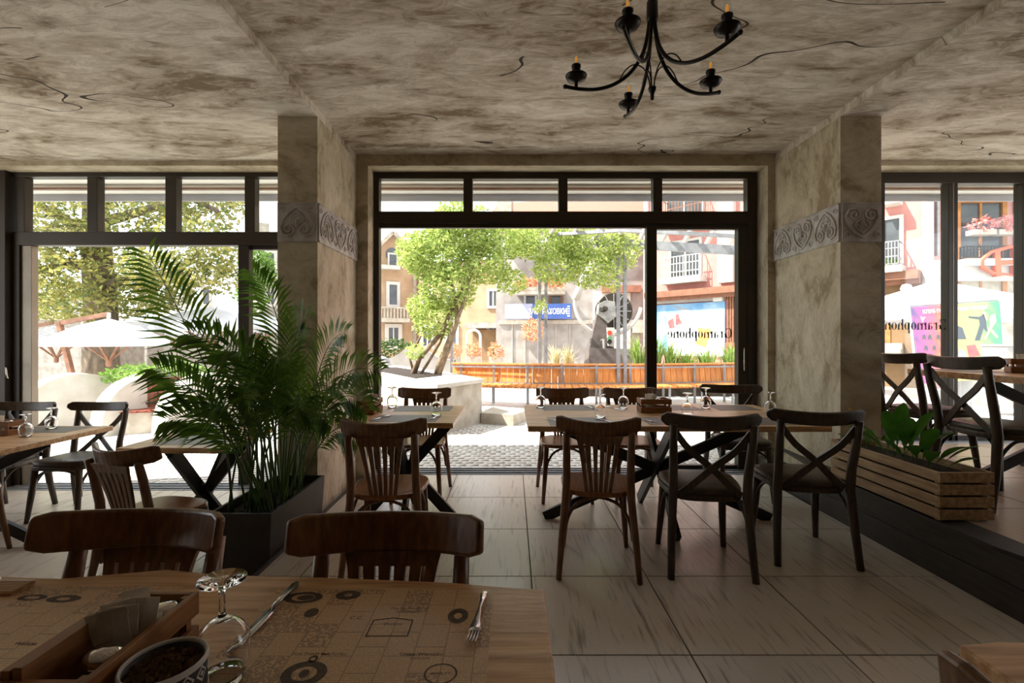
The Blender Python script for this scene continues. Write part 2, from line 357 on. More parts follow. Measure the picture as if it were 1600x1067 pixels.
def banner_mat(name):
    m = bpy.data.materials.new(name); m.use_nodes = True; nt = m.node_tree; N = nt.nodes; L = nt.links; b = N['Principled BSDF']; b.inputs['Roughness'].default_value = 0.6
    tc = N.new('ShaderNodeTexCoord'); sp = N.new('ShaderNodeSeparateXYZ'); L.new(tc.outputs['Generated'], sp.inputs[0])
    wv = N.new('ShaderNodeTexWave'); wv.inputs['Scale'].default_value = 3; wv.inputs['Distortion'].default_value = 2; mp = N.new('ShaderNodeMapping'); mp.inputs['Rotation'].default_value = (0, 0.8, 0); L.new(tc.outputs['Generated'], mp.inputs[0]); L.new(mp.outputs[0], wv.inputs[0])
    a = N.new('ShaderNodeMath'); a.operation = 'MULTIPLY_ADD'; a.inputs[1].default_value = 0.06; L.new(wv.outputs['Fac'], a.inputs[0]); L.new(sp.outputs[0], a.inputs[2])
    cr = N.new('ShaderNodeValToRGB'); els = cr.color_ramp.elements
    stops = [(0.02, (84, 66, 128)), (0.17, (190, 80, 146)), (0.33, (214, 98, 74)), (0.5, (224, 190, 104)), (0.7, (184, 200, 112)), (0.9, (98, 168, 108)), (1.0, (62, 150, 120))]
    els[0].position, els[0].color = stops[0][0], (*s2l(stops[0][1]), 1); els[1].position, els[1].color = stops[-1][0], (*s2l(stops[-1][1]), 1)
    for p, c in stops[1:-1]: e = els.new(p); e.color = (*s2l(c), 1)
    L.new(a.outputs[0], cr.inputs[0]); L.new(cr.outputs[0], b.inputs['Base Color']); MATS[name] = m
banner_mat('banner')

# ================================================================== THE ROOM
ZL, ZP = -0.15, 0.30                       # lower floor on the left, raised platform on the right
XL, XR = -1.40, 2.34                       # edges of the middle floor
YW = 4.50                                  # inner face of the window wall
# floors: grout bed + tiles
def tiled(name, x0, x1, y0, y1, z, gx, gy, sx, sy, m):
    bed = struct(MB().box(x0, x1, y0, y1, z - 0.12, z - 0.004).build(name, 'grout'))
    cache = {}
    nx0 = math.floor((x0 - gx) / sx); ny0 = math.floor((y0 - gy) / sy)
    for i in range(nx0, math.ceil((x1 - gx) / sx)):
        for j in range(ny0, math.ceil((y1 - gy) / sy)):
            a0, a1 = max(x0, gx + i * sx) + .0022, min(x1, gx + (i + 1) * sx) - .0022; b0, b1 = max(y0, gy + j * sy) + .0022, min(y1, gy + (j + 1) * sy) - .0022
            if a1 - a0 < .02 or b1 - b0 < .02: continue
            k = (round(a1 - a0, 3), round(b1 - b0, 3))
            if k not in cache:
                hx, hy = (a1 - a0) / 2, (b1 - b0) / 2
                t = MB().add([(-hx, -hy, -.01), (hx, -hy, -.01), (hx, hy, -.01), (-hx, hy, -.01), (-hx + .002, -hy + .002, 0), (hx - .002, -hy + .002, 0), (hx - .002, hy - .002, 0), (-hx + .002, hy - .002, 0)],
                             [(4, 5, 6, 7), (0, 1, 5, 4), (1, 2, 6, 5), (2, 3, 7, 6), (3, 0, 4, 7)]).build('tile', m, bed)
                cache[k] = t
            else:
                t = cache[k].copy(); COL.objects.link(t); t.parent = bed
            t.location = ((a0 + a1) / 2, (b0 + b1) / 2, z - 0.0005)
    return bed
tiled('floor', XL, XR, -0.6, 4.56, 0.0, 0.105, 0.003, 0.633, 0.651, 'tile')
tiled('floor_lower', -5.6, XL - .03, 1.2, 4.56, ZL, -1.43, 0.05, 0.633, 0.651, 'tile')
tiled('floor_platform', 2.50, 5.6, 2.19, 4.56, ZP, 2.50, 2.19, 0.633, 0.62, 'platform_tile')
struct(MB().box(-5.6, 5.6, -4, -0.6, -.14, -.005).build('floor_rear', 'platform_tile'))
struct(MB().box(-5.6, XL - .03, -0.6, 1.2, -.27, ZL).build('floor_lower_rear', 'platform_tile'))
struct(MB().box(XR, 5.6, -0.6, 2.17, -.12, -.002).build('floor_side', 'tile'))
struct(MB().box(XL - .03, XL, -.6, 4.56, -.27, .004).build('trim_1', 'platform_board', bev=.004))
# platform carcass: dark face boards and top edging
plat = struct(MB().box(2.36, 5.6, 2.19, 4.56, -.1, ZP - .121).build('platform_step', 'platform_board'))
MB().box(2.34, 2.362, 2.17, 3.6, -.002, .145).build('face_board', 'platform_board', plat, bev=.003)
MB().box(2.34, 2.362, 2.17, 3.6, .148, ZP - .02).build('face_board', 'platform_board', plat, bev=.003)
MB().box(2.364, 5.6, 2.17, 2.19, -.002, ZP - .02).build('face_board', 'platform_board', plat, bev=.003)
MB().prism([(2.33, 2.30), (2.36, 2.16), (2.50, 2.19), (2.50, 4.5), (2.33, 3.59)], ZP - .02, ZP).build('edge_board', 'platform_board', plat, bev=.003)
# ceiling: recessed middle bay between two lower side soffits
ZC, ZS = 3.05, 2.99
struct(MB().box(-1.475, 2.49, -4, 4.5, ZC, ZC + .3).build('ceiling', 'ceiling_plaster'))
struct(MB().box(-6, -1.475, -4, 4.5, ZS, ZC + .3).build('ceiling_left', 'ceiling_plaster'))
struct(MB().box(2.49, 6, -4, 4.5, ZS, ZC + .3).build('ceiling_right', 'ceiling_plaster'))
# walls
struct(MB().box(-6, 6, 4.5, 4.80, 2.945, 3.9).build('wall_window', 'wall_plaster'))
struct(MB().box(-1.475, -1.365, 4.5, 4.80, -.2, 2.945).build('wall_jamb_left', 'wall_plaster'))
struct(MB().box(2.425, 2.49, 4.5, 4.80, -.2, 2.945).build('wall_jamb_right', 'wall_plaster'))
# side and rear walls; unseen side openings added to let more daylight in
wl_ = MB().box(-6, -5.6, 4.2, 4.80, -.3, 3.3).box(-6, -5.6, -4, 4.2, 2.8, 3.3).box(-6, -5.6, -4, 4.2, -.3, .25).box(-6, -5.6, .6, 2.2, .25, 2.8).box(-6, -5.6, -4, .05, .25, 2.8)
struct(wl_.build('wall_left', 'wall_plaster'))
wr_ = MB().box(5.6, 6, 4.2, 4.80, -.3, 3.3).box(5.6, 6, -4, 4.2, 2.8, 3.3).box(5.6, 6, -4, 4.2, -.3, .35).box(5.6, 6, -4, 2.2, .35, 2.8)
struct(wr_.build('wall_right', 'wall_plaster'))
struct(MB().box(-6, 6, -4.3, -4, -.3, 3.3).build('wall_rear', 'dark_wood'))
struct(MB().box(-8.6, -6, -4.3, 4.8, 2.95, 3.05).build('added_sunshade', 'wall_plaster'))  # unseen overhang added outside the left openings to keep direct sun out
def pier(name, x0, x1, z0):
    return struct(MB().box(x0, x1, 3.60, 4.80, z0, ZS).build(name, 'wall_plaster'))
pl = pier('wall_pier_left', -1.776, -1.475, ZL); pr = pier('wall_pier_right', 2.49, 2.80, -.01)
# frieze tiles with raised scrolls
def frieze_mesh(flip):
    mb = MB().box(-.148, .148, -.012, .0, -.148, .148)
    s = -1 if flip else 1
    def tb(pts, r=.0095): mb.tube([(x, -.013, z * s) for x, z in pts], r, 6)
    for sg in (-1, 1):
        sp = []
        for i in range(26):
            a = PI * .5 + i * .36 * 1; r = .048 * (1 - i / 30)
            sp.append((sg * (.062 + r * math.cos(a)), .055 + r * math.sin(a)))
        tb(sp)
        tb([(sg * x, z) for x, z in [(.062, .105), (.11, .09), (.125, .04), (.105, -.02), (.06, -.075), (0, -.115)]], .011)
        tb([(sg * x, z) for x, z in [(.012, .02), (.05, -.005), (.055, -.03), (.03, -.06), (0, -.085)]], .007)
        tb([(sg * x, z) for x, z in [(.03, -.03), (.02, -.05), (0, -.045)]], .008)
        c = []
        for i in range(14):
            a = i * .5; r = .028 * (1 - i / 17); c.append((sg * (.11 + r * math.cos(a)), -.1 + r * math.sin(a)))
        tb(c, .006)
    tb([(0, .04), (0, .0), (0, -.02)], .014)
    for a, b in (((-.145, .142), (.145, .142)), ((-.145, -.142), (.145, -.142))): tb([a, b], .006)
    return mb
fa = frieze_mesh(False).build('frieze_tile', 'relief', pl, smooth=False); fb = frieze_mesh(True).build('frieze_tile', 'relief', pl)
def put(src, parent, x, y, z, rz):
    o = src if not src.get('used') else src.copy()
    if src.get('used'): COL.objects.link(o)
    src['used'] = 1; o.parent = parent; o.location = (x, y, z); o.rotation_euler = (0, 0, rz)
ZF = 2.185
put(fb, pl, -1.6255, 3.60, ZF, 0); put(fa, pr, 2.645, 3.60, ZF, 0)
for i in range(3):
    put(fa if i % 2 else fb, pl, -1.475, 3.752 + .299 * i, ZF, PI / 2)
    put(fb if i % 2 == 0 else fa, pr, 2.49, 3.752 + .299 * i, ZF, -PI / 2)
for o in (fa, fb):
    pass
# ------------------------------------------------------------------ windows
YF = 4.68
def wx(px, Y=YF): return (px - CX) / F * Y
def wz(py, Y=YF): return H - (py - CY) / F * Y
def bar(root, a, b, c, d, name='frame_bar', m='frame', y0=YF, y1=YF + .09, bev=.004):
    """bar given by its pixel rectangle x a..b, y c..d in the plane Y = YF"""
    return MB().box(wx(a), wx(b), y0, y1, wz(d), wz(c)).build(name, m, root, bev=bev)
def pane(root, a, b, c, d, y=YF + .045): return MB().box(wx(a), wx(b), y - .004, y + .004, wz(d), wz(c)).build('pane', 'pane', root)
w1 = struct(empty('window_1', (0, 0, 0)))
FLOOR1 = 738
bar(w1, 583, 1183, 268, 279); bar(w1, 583, 592, 279, FLOOR1); bar(w1, 1168, 1183, 279, FLOOR1)
bar(w1, 592, 1168, 330, 349)
for a, b in ((724, 738), (873, 887), (1021, 1035)): bar(w1, a, b, 279, 330)
for a, b in ((592, 724), (738, 873), (887, 1021), (1035, 1168)): pane(w1, a, b, 279, 330)
bar(w1, 592, 1168, 349, 355, m='frame', y0=YF + .02, y1=YF + .07)
bar(w1, 1011, 1027, 352, FLOOR1, y0=YF + .01); bar(w1, 1154, 1168, 352, FLOOR1, y0=YF + .005); bar(w1, 1027, 1154, 352, 357, y0=YF + .03); bar(w1, 1027, 1154, 728, FLOOR1, y0=YF + .03)
pane(w1, 1027, 1154, 357, 728, YF + .06)
MB().box(-1.365, 2.425, 4.57, 4.80, -.03, .004).build('sill_track', 'sill', w1, bev=.003)
for i in range(3): MB().box(-1.36, 2.42, 4.60 + i * .07, 4.615 + i * .07, .004, .016).build('rail', 'sill', w1)
MB().tube([at(1163, 540, YF - .01), at(1163, 548, YF - .04), at(1163, 575, YF - .04), at(1163, 583, YF - .01)], .006).build('handle', 'chrome', w1, smooth=True)
w2 = struct(empty('window_2', (0, 0, 0)))
bar(w2, 18, 440, 267, 276); bar(w2, 24, 38, 276, 362); bar(w2, 18, 440, 362, 383)
for a, b in ((136, 152), (258, 275), (382, 398)): bar(w2, a, b, 276, 362)
for a, b in ((38, 136), (152, 258), (275, 382), (398, 440)): pane(w2, a, b, 276, 362)
bar(w2, 18, 30, 383, 766); bar(w2, 30, 46, 383, 766, m='frame_light', y0=YF + .02); bar(w2, 371, 388, 383, 766, y0=YF + .01); bar(w2, 388, 440, 383, 389, y0=YF + .03)
pane(w2, 388, 440, 389, 760)
MB().box(-5.0, -1.776, 4.57, 4.80, -.19, ZL + .003).build('sill_track', 'sill', w2, bev=.003)
for i in range(3): MB().box(-4.9, -1.78, 4.60 + i * .07, 4.615 + i * .07, ZL, ZL + .014).build('rail', 'sill', w2)
MB().box(-5.6, wx(18), 4.62, 4.78, ZL, 2.945).build('side_panel', 'frame', w2, bev=.004)
MB().tube([at(10, 572, 4.62), at(9, 575, 4.57), at(11, 590, 4.57), at(17, 592, 4.62)], .008).build('handle', 'chrome', w2, smooth=True)
w3 = struct(empty('window_3', (0, 0, 0)))
bar(w3, 1360, 1690, 268, 286); bar(w3, 1366, 1383, 286, 692); bar(w3, 1482, 1489, 286, 692); bar(w3, 1489, 1491.5, 286, 692, m='frame_light'); bar(w3, 1491.5, 1497, 286, 692); bar(w3, 1598, 1612, 286, 692); bar(w3, 1366, 1690, 680, 692)
for a, b in ((1383, 1482), (1497, 1598), (1612, 1690)): pane(w3, a, b, 286, 680)
MB().box(2.80, 5.6, 4.56, 4.80, ZP - .14, ZP + .003).build('sill_track', 'sill', w3, bev=.003)
struct(MB().box(wx(1690), 5.6, 4.6, 4.8, -.1, 2.945).build('wall_window_end', 'wall_plaster'))
# mirrored shop lettering on the glass (read from inside)
def gram(root, px0, px1, py, y):
    """'Gramophone' built from strokes with thick stems, thin joins and serifs; x-height 1, mirrored"""
    mb = MB()
    def ring(cx, cz, rx, rz, t, a0=0, a1=2 * PI, n=20):
        for i in range(n):
            a, b = a0 + (a1 - a0) * i / n, a0 + (a1 - a0) * (i + 1) / n
            P = []
            for q in (a, b):
                w = 1.35 * t * (.3 + .7 * abs(math.cos(q))); P.append(((cx + rx * math.cos(q), cz + rz * math.sin(q)), (cx + (rx - w) * math.cos(q), cz + (rz - w * .6) * math.sin(q))))
            quad(P[0][0], P[1][0], P[1][1], P[0][1])
    def quad(*p): k = len(mb.v); mb.v += [(x, 0, z) for x, z in p]; mb.f.append(tuple(range(k, k + len(p))))
    def st(x, z0, z1, t=.16, serif=True):
        t *= 1.35
        quad((x - t / 2, z0), (x + t / 2, z0), (x + t / 2, z1), (x - t / 2, z1))
        if serif:
            quad((x - .17, z0), (x + .17, z0), (x + .17, z0 + .05), (x - .17, z0 + .05)); quad((x - .15, z1 - .06), (x, z1 - .06), (x, z1), (x - .15, z1))
    x = 0.0
    ring(x + .55, .72, .55, .75, .2, .9, 2 * PI - .35); st(x + .98, .05, .65, .17, False); quad((x + .8, .62), (x + 1.16, .62), (x + 1.16, .68), (x + .8, .68)); quad((x + .93, 1.0), (x + .99, 1.0), (x + .99, 1.45), (x + .93, 1.45)); x += 1.35
    def arch(x): ring(x + .3, .62, .3, .38, .15, 0, PI, 10); st(x + .52, 0, .64, .16)
    for ch in 'ramophone':
        if ch == 'r': st(x + .15, 0, 1); ring(x + .36, .72, .2, .27, .12, .3, PI, 8); x += .68
        if ch == 'a': ring(x + .3, .28, .28, .29, .15); st(x + .52, 0, .7, .15, False); ring(x + .33, .68, .27, .31, .13, 0, 2.7, 9); quad((x + .5, 0), (x + .7, 0), (x + .7, .06), (x + .5, .06)); x += .82
        if ch in 'mnh':
            st(x + .15, 0, 1.5 if ch == 'h' else 1); arch(x + .16)
            x += .53
            if ch == 'm': arch(x + .16); x += .53
            x += .4
        if ch == 'o': ring(x + .38, .5, .38, .52, .18); x += .86
        if ch == 'p': st(x + .15, -.5, 1); ring(x + .45, .5, .36, .52, .17); x += .92
        if ch == 'e': ring(x + .38, .5, .37, .52, .17, 0, 2 * PI - .75); quad((x + .1, .5), (x + .72, .5), (x + .72, .56), (x + .1, .56)); x += .84
    P0, P1 = at(px0, py, y), at(px1, py, y); sc = (P1.x - P0.x) / x
    mb.v = [(P1.x - v[0] * sc, y, P0.z + v[2] * sc) for v in mb.v]
    o = mb.build('shop_lettering', 'letter', root); o['label'] = 'black mirrored word Gramophone on the glass'
gram(w1, 1042, 1144, 528, YF + .05)
gram(w3, 1372, 1480, 515, YF + .035)

# ================================================================== FURNITURE
def make_wood_chair():
    r = empty('bentwood_chair')
    # seat
    out = []
    for i in range(24):
        a = 2 * PI * i / 24; c, s = math.cos(a), math.sin(a)
        ex = abs(c) ** .6 * (1 if c > 0 else -1); ey = abs(s) ** .6 * (1 if s > 0 else -1)
        out.append((ex * (.205 + .02 * ey), ey * .205))
    st = MB().prism(out, .435, .465).build('seat', 'wood_seat', r, bev=.01, seg=3)
    MB().prism([(x * .86, y * .86) for x, y in out], .4655, .4665).build('seat_panel', 'wood_seat', st)
    for s in (-1, 1):
        path = [(s * .215, -.245, 0), (s * .20, -.205, .2), (s * .178, -.185, .42), (s * .172, -.195, .55), (s * .172, -.225, .70), (s * .173, -.252, .80)]
        MB().tube(path, [.015, .019, .022, .0215, .0205, .018], 10, (1, 1.15, (1, 0, 0))).build('leg', 'wood_chair', r, smooth=True)
        MB().tube([(s * .165, .15, .44), (s * .175, .17, .25), (s * .195, .205, 0)], [.022, .02, .014], 10).build('leg', 'wood_chair', r, smooth=True)
        # bent side brace
        p = [(s * .188, -.185, .22), (s * .183, -.165, .33), (s * .17, -.10, .405), (s * .165, 0, .43), (s * .165, .06, .405), (s * .172, .13, .33), (s * .178, .155, .22)]
        MB().tube(smooth(p), .009, 8).build('brace', 'wood_chair', r, smooth=True)
    for y, w in ((-.178, .178), (.155, .165)):
        p = [(-w - .008, y, .20), (-w * .93, y, .31), (-w * .62, y, .395), (0, y, .43), (w * .62, y, .395), (w * .93, y, .31), (w + .008, y, .20)]
        MB().tube(smooth(p), .009, 8).build('brace', 'wood_chair', r, smooth=True)
    # top rail: bent board, tilted back
    pts, ws, ups = [], [], []
    for i in range(17):
        t = -1 + i / 8; x = .228 * t; y = -.275 + .105 * t * t; z = .815 + .026 * t * t
        pts.append((x, y, z)); ws.append(.095 if abs(t) < .95 else .072); ups.append(Vector((0, -.26, .97)))
    MB().ribbon(pts, ws, .022, ups).build('top_rail', 'wood_chair', r, bev=.009, seg=3)
    # fan splat: yoke, five slots, foot
    def spl(x, z):
        t = (z - .46) / .32; return (x, -.188 - .078 * t ** 1.4 - .002, z)
    vs = []; n = 6
    yk = MB()
    a = [spl(-.125, .785), spl(-.112, .738), spl(.112, .738), spl(.125, .785)]
    k = [Vector(p) + Vector((0, .008, 0)) for p in a] + [Vector(p) - Vector((0, .008, 0)) for p in a]
    yk.add(k, [(0, 1, 2, 3), (7, 6, 5, 4), (0, 4, 5, 1), (1, 5, 6, 2), (2, 6, 7, 3), (3, 7, 4, 0)]).build('splat_yoke', 'wood_chair', r)
    for i in range(n):
        u = (i - 2.5) / 2.5; w = .0125
        path = [spl(u * (.062 + .036 * ((z - .46) / .285)), z) for z in (.46, .53, .6, .67, .745)]
        MB().ribbon(path, [.02, .019, .02, .023, .029], .015, (1, 0, 0)).build('slat', 'wood_chair', r)
    return r
def make_cross_chair():
    r = empty('cross_back_chair')
    out = []
    for i in range(28):
        a = 2 * PI * i / 28; c, s = math.cos(a), math.sin(a)
        ex = abs(c) ** .55 * (1 if c > 0 else -1); ey = abs(s) ** .55 * (1 if s > 0 else -1)
        out.append((ex * (.215 + .022 * ey), ey * .21))
    MB().prism(out, .41, .445).build('seat_frame', 'dark_wood', r, bev=.008)
    cu = MB(); k = len(out)
    lay = [(.96, .445), (.985, .458), (.96, .474), (.85, .484), (.5, .488)]
    for f, z in lay: cu.v += [(x * f, y * f, z) for x, y in out]
    for l in range(len(lay) - 1): cu.f += [(l * k + i, l * k + (i + 1) % k, (l + 1) * k + (i + 1) % k, (l + 1) * k + i) for i in range(k)]
    cu.f.append(tuple((len(lay) - 1) * k + i for i in range(k)))
    cu.build('cushion', 'leather', r, smooth=True)
    for s in (-1, 1):
        path = [(s * .22, -.25, 0), (s * .21, -.215, .2), (s * .197, -.19, .43), (s * .197, -.205, .56), (s * .205, -.24, .72), (s * .208, -.262, .84)]
        lg = MB().tube(path, [.019, .022, .025, .0235, .022, .02], 10, (1.0, 1.1, (1, 0, 0))).build('leg', 'dark_wood', r, smooth=True)
        MB().lathe([(0, -.003), (.008, -.002), (.008, .002), (0, .003)], 10, M=Matrix.Translation((s * .2, -.214, .45)) @ Matrix.Rotation(PI / 2, 4, 'X')).build('bolt', 'chrome', lg)
        MB().tube([(s * .175, .16, .42), (s * .185, .18, .22), (s * .20, .205, 0)], [.024, .022, .016], 10).build('leg', 'dark_wood', r, smooth=True)
        p = [(s * .205, -.195, .20), (s * .198, -.175, .31), (s * .185, -.10, .385), (s * .178, -.03, .405), (s * .178, .06, .385), (s * .182, .14, .31), (s * .186, .165, .20)]
        MB().tube(smooth(p), .0095, 8).build('brace', 'dark_wood', r, smooth=True)
        # crossing straps
        path = [(s * .198, -.247, .80), (s * .12, -.238 - s * .006, .70), (s * .0, -.222 - s * .007, .60), (-s * .10, -.200 - s * .005, .50), (-s * .165, -.19, .445)]
        MB().ribbon(smooth(path, 3), .036, .012, (0, 0, 1) if False else Vector((s * .7, 0, -.7))).build('cross_strap', 'dark_wood', r)
    p = [(-.19, .16, .20), (-.18, .16, .31), (-.12, .16, .385), (0, .16, .405), (.12, .16, .385), (.18, .16, .31), (.19, .16, .20)]
    MB().tube(smooth(p), .0095, 8).build('brace', 'dark_wood', r, smooth=True)
    pts, ws, ups = [], [], []
    for i in range(21):
        t = -1 + i / 10; x = .262 * t; y = -.288 + .085 * t * t; z = .852 + .016 * t * t
        e = min(1.0, (1 - abs(t)) / .14 + .001); pts.append((x, y, z)); ws.append(.078 * max(.38, math.sqrt(max(0, 1 - (1 - e) ** 2)))); ups.append(Vector((0, -.2, .98)))
    MB().ribbon(pts, ws, .026, ups).build('top_rail', 'dark_wood', r, bev=.009, seg=3)
    return r
wc, xc = make_wood_chair(), make_cross_chair()
def place(src, x, y, z, rz, label, group):
    o = src if not src.get('u') else copy_tree(src)
    src['u'] = 1; o.location = (x, y, z); o.rotation_euler = (0, 0, math.radians(rz)); tag(o, label, 'chair', group); return o
GW, GX = 'brown bentwood chairs', 'dark cross back chairs'
CH = [(wc, .496, 2.79, 0, -7, 'brown wooden chair with fan splat, near side of long table, left of cross-back chairs'),
      (wc, .44, 3.95, 0, 180, 'brown wooden chair on window side of long table, at its left end'),
      (wc, 1.02, 3.95, 0, 180, 'brown wooden chair on window side of long table, behind the condiment box'),
      (wc, -.70, 2.74, 0, 3, 'brown wooden chair with fan splat, near side of small table by left pier'),
      (wc, -.76, 3.95, 0, 180, 'brown wooden chair on window side of small table by left pier'),
      (wc, -.918, .95, 0, 180, 'large foreground wooden chair on the left, in front of the dark planter'),
      (wc, -.297, .93, 0, 180, 'large foreground wooden chair in the middle, behind knife and fork'),
      (wc, -2.07, 2.78, ZL, -14, 'brown wooden chair at small square table left of the palm'),
      (wc, -3.68, 3.09, ZL, 0, 'brown wooden chair cut by left picture edge, only a leg showing'),
      (wc, .87, .57, 0, -55, 'brown wooden chair cut by bottom right picture edge, rounded rail end showing'),
      (xc, 1.107, 2.80, 0, -6, 'dark cross-back chair in middle of near side of long table'),
      (xc, 1.773, 2.945, 0, -7, 'dark cross-back chair at right end of long table, near wooden crate'),
      (xc, 1.90, 3.98, 0, 172, 'dark cross-back chair on window side of long table, under window lettering'),
      (xc, -3.62, 3.94, ZL, 180, 'dark cross-back chair at left window, right one of the pair'),
      (xc, -4.25, 3.94, ZL, 180, 'dark cross-back chair at left window, left one of the pair'),
      (xc, 3.02, 2.95, ZP, -92, 'dark cross-back chair on raised platform, behind the leafy crate'),
      (xc, 3.20, 3.66, ZP, -90, 'dark cross-back chair on raised platform, half hidden by right pier')]
for s, x, y, z, a, l in CH: place(s, x, y, z, a, l, GW if s is wc else GX)

def make_table(label, x0, x1, y0, y1, zf, live=None, axis='x', spider=True, th=.036, front=None, bx=None):
    cx, cy = (x0 + x1) / 2, (y0 + y1) / 2
    r = empty('dining_table', (cx, cy, zf)); tag(r, label, 'table', 'wooden dining tables')
    out = []
    rnd = random.Random(label)
    ph = rnd.uniform(0, 6)
    n = 14
    X0, X1, Y0, Y1 = x0 - cx, x1 - cx, y0 - cy, y1 - cy
    wob = lambda t: .006 * math.sin(ph + 7 * t) + .004 * math.sin(ph * 2 + 17 * t)
    out += [(X0 + (X1 - X0) * i / n, Y0 + (wob(i / n) if 0 < i < n else 0)) for i in range(n + 1)]
    if front: out += [(px - cx, py - cy) for px, py in front]
    else: out += [(X1 - (X1 - X0) * i / n, Y1 + (wob(i / n + 3) if 0 < i < n else 0)) for i in range(n + 1)]
    tp = MB().prism(out, .76 - th, .76).build('tabletop', 'table_wood', r, bev=.004)
    zt = .76 - th
    if spider:
        sx, sy = (X1 - X0), (Y1 - Y0)
        bx = bx or .43
        for s in (-1, 1):
            MB().beam((-s * sx * bx, 0.0 + s * .016, .012), (s * sx * bx, s * .016, zt - .006), .075, .03, (0, 1, 0)).build('leg', 'steel_dark', r, bev=.002)
            MB().beam((s * .02, -s * sy * .40, .012), (s * .02, s * sy * .40, zt - .006), .03, .085, (0, 0, 1)).build('leg', 'steel_dark', r, bev=.002)
        MB().box(-sx * bx - .02, sx * bx + .02, -.04, .04, zt - .008, zt).build('mount_plate', 'steel_dark', r)
    return r
make_table('long wooden table set for six before the middle window', .10, 1.99, 2.95, 3.92, 0)
make_table('small wooden table for two beside the left pier', -1.13, -.38, 3.06, 3.87, 0)
make_table('wooden table at far left with glass and condiment box', -4.9, -3.18, 2.92, 3.79, ZL)
make_table('bare-looking square wooden table between left chairs and palm', -2.51, -1.86, 3.01, 3.75, ZL)
make_table('wooden table on raised platform at right picture edge', 3.22, 4.9, 2.9, 3.87, ZP, th=.045)
make_table('pale wooden table corner at bottom right of picture', .79, 1.9, .10, .84, 0)
edge = [on_z(px, py, .76) for px, py in ((850, 920), (800, 917), (700, 909), (600, 905), (500, 901), (430, 900), (330, 896), (261, 889), (180, 896), (95, 903), (35, 901), (0, 899))]
edge = [(p.x, p.y) for p in edge] + [(-1.15, 1.06)]
make_table('large foreground wooden table with wavy edge and newsprint placemats', -1.15, edge[0][0], .18, 1.03, 0, front=edge, th=.035)

# ------------------------------------------------------------------ table ware
def glass_profile():   # upside-down wine glass standing on its rim, one closed lathe
    o = [(.031, 0), (.036, .02), (.0405, .045), (.039, .066), (.031, .083), (.018, .094), (.007, .099), (.0045, .105), (.0042, .135), (.006, .146), (.018, .152), (.0345, .156), (.0352, .158), (.0345, .160), (.0, .160)]
    i = [(0.0, .0965), (.012, .0935), (.0285, .0815), (.0375, .066), (.039, .045), (.0347, .02), (.0298, 0)]
    return i + o
gp = glass_profile()
def make_glass():
    mb = MB(); mb.lathe(gp, 28); n = 28
    # close rim between inner end (index 6) and outer start handled by consecutive rings
    return mb
g0 = make_glass().build('wine_glass', 'glass', smooth=True)
GL = [(.225, 3.745, 0, 'upturned wine glass at far left corner of long table'), (.61, 3.27, 0, 'upturned wine glass on long table before second window-side chair, near row'),
      (.87, 3.71, 0, 'upturned wine glass on long table just left of condiment box'), (1.23, 3.33, 0, 'upturned wine glass on long table right of condiment box, near row'),
      (1.51, 3.70, 0, 'upturned wine glass on long table right of condiment box, far row'), (1.85, 3.40, 0, 'upturned wine glass at right end of long table'),
      (-.945, 3.745, 0, 'upturned wine glass beside condiment box on small pier table'), (-.536, 3.37, 0, 'upturned wine glass on right half of small pier table'),
      (-3.44, 3.36, ZL, 'upturned wine glass on far left table'), (-.459, .752, 0, 'large upturned wine glass in foreground beside knife'),
      (-3.55, 3.66, ZL, 'upturned wine glass behind condiment box on far left table')]
for i, (x, y, z, l) in enumerate(GL):
    o = g0 if i == 0 else g0.copy()
    if i: COL.objects.link(o)
    o.location = (x, y, z + .762); tag(o, l, 'glass', 'upturned wine glasses')
def make_holder():
    r = empty('condiment_box')       # local: long along Y (.22), .126 wide, .10 high
    MB().box(-.058, .058, -.105, .105, .0, .008).build('bottom_board', 'holder_wood', r)
    for s in (-1, 1):
        for z0, z1 in ((.004, .042), (.062, .10)): MB().box(s * .058 - .005, s * .058 + .005, -.112, .112, z0, z1).build('slat', 'holder_wood', r, bev=.0015)
        for z0, z1 in ((.004, .042), (.062, .10)): MB().box(-.053, .053, s * .107 - .005, s * .107 + .005, z0, z1).build('slat', 'holder_wood', r, bev=.0015)
        for t in (-1, 1): MB().box(s * .049 - .005, s * .049 + .005, t * .098 - .006, t * .098 + .006, .004, .098).build('corner_post', 'holder_wood', r)
    return r
def shaker(): # glass body and chrome lid
    r = empty('shaker')
    MB().lathe([(.0, .0), (.02, .0), (.021, .01), (.019, .05), (.017, .062), (0.0, .062)], 20).build('body', 'glass', r, smooth=True)
    MB().lathe([(.019, .06), (.0235, .062), (.0245, .072), (.022, .082), (.014, .088), (.0, .089)], 24).build('lid', 'chrome', r, smooth=True)
    return r
h0, s0 = make_holder(), shaker()
def sachets(seed):
    r = empty('sugar_sachets'); rr = random.Random(seed)
    for i in range(9):
        a = rr.uniform(-.22, .22); b = rr.uniform(-.14, .14); x = rr.uniform(-.008, .008); y = (i - 4) * .005
        M = Matrix.Translation((x, y, 0)) @ Matrix.Rotation(a, 4, 'Y') @ Matrix.Rotation(b, 4, 'X')
        mb = MB(); vs = []
        for k in range(5):
            z = .125 * k / 4; w = .019; bul = .0035 * math.sin(PI * k / 4) + .0006
            vs += [M @ Vector(v) for v in ((-w, -bul * .3, z), (0, -bul, z), (w, -bul * .3, z), (w, bul * .3, z), (0, bul, z), (-w, bul * .3, z))]
        fs = [(k * 6 + j, k * 6 + (j + 1) % 6, k * 6 + 6 + (j + 1) % 6, k * 6 + 6 + j) for k in range(4) for j in range(6)] + [(5, 4, 3, 2, 1, 0), tuple(24 + j for j in range(6))]
        mb.add(vs, fs).build('sachet', 'sachet', r)
    return r
sa0 = sachets(3)
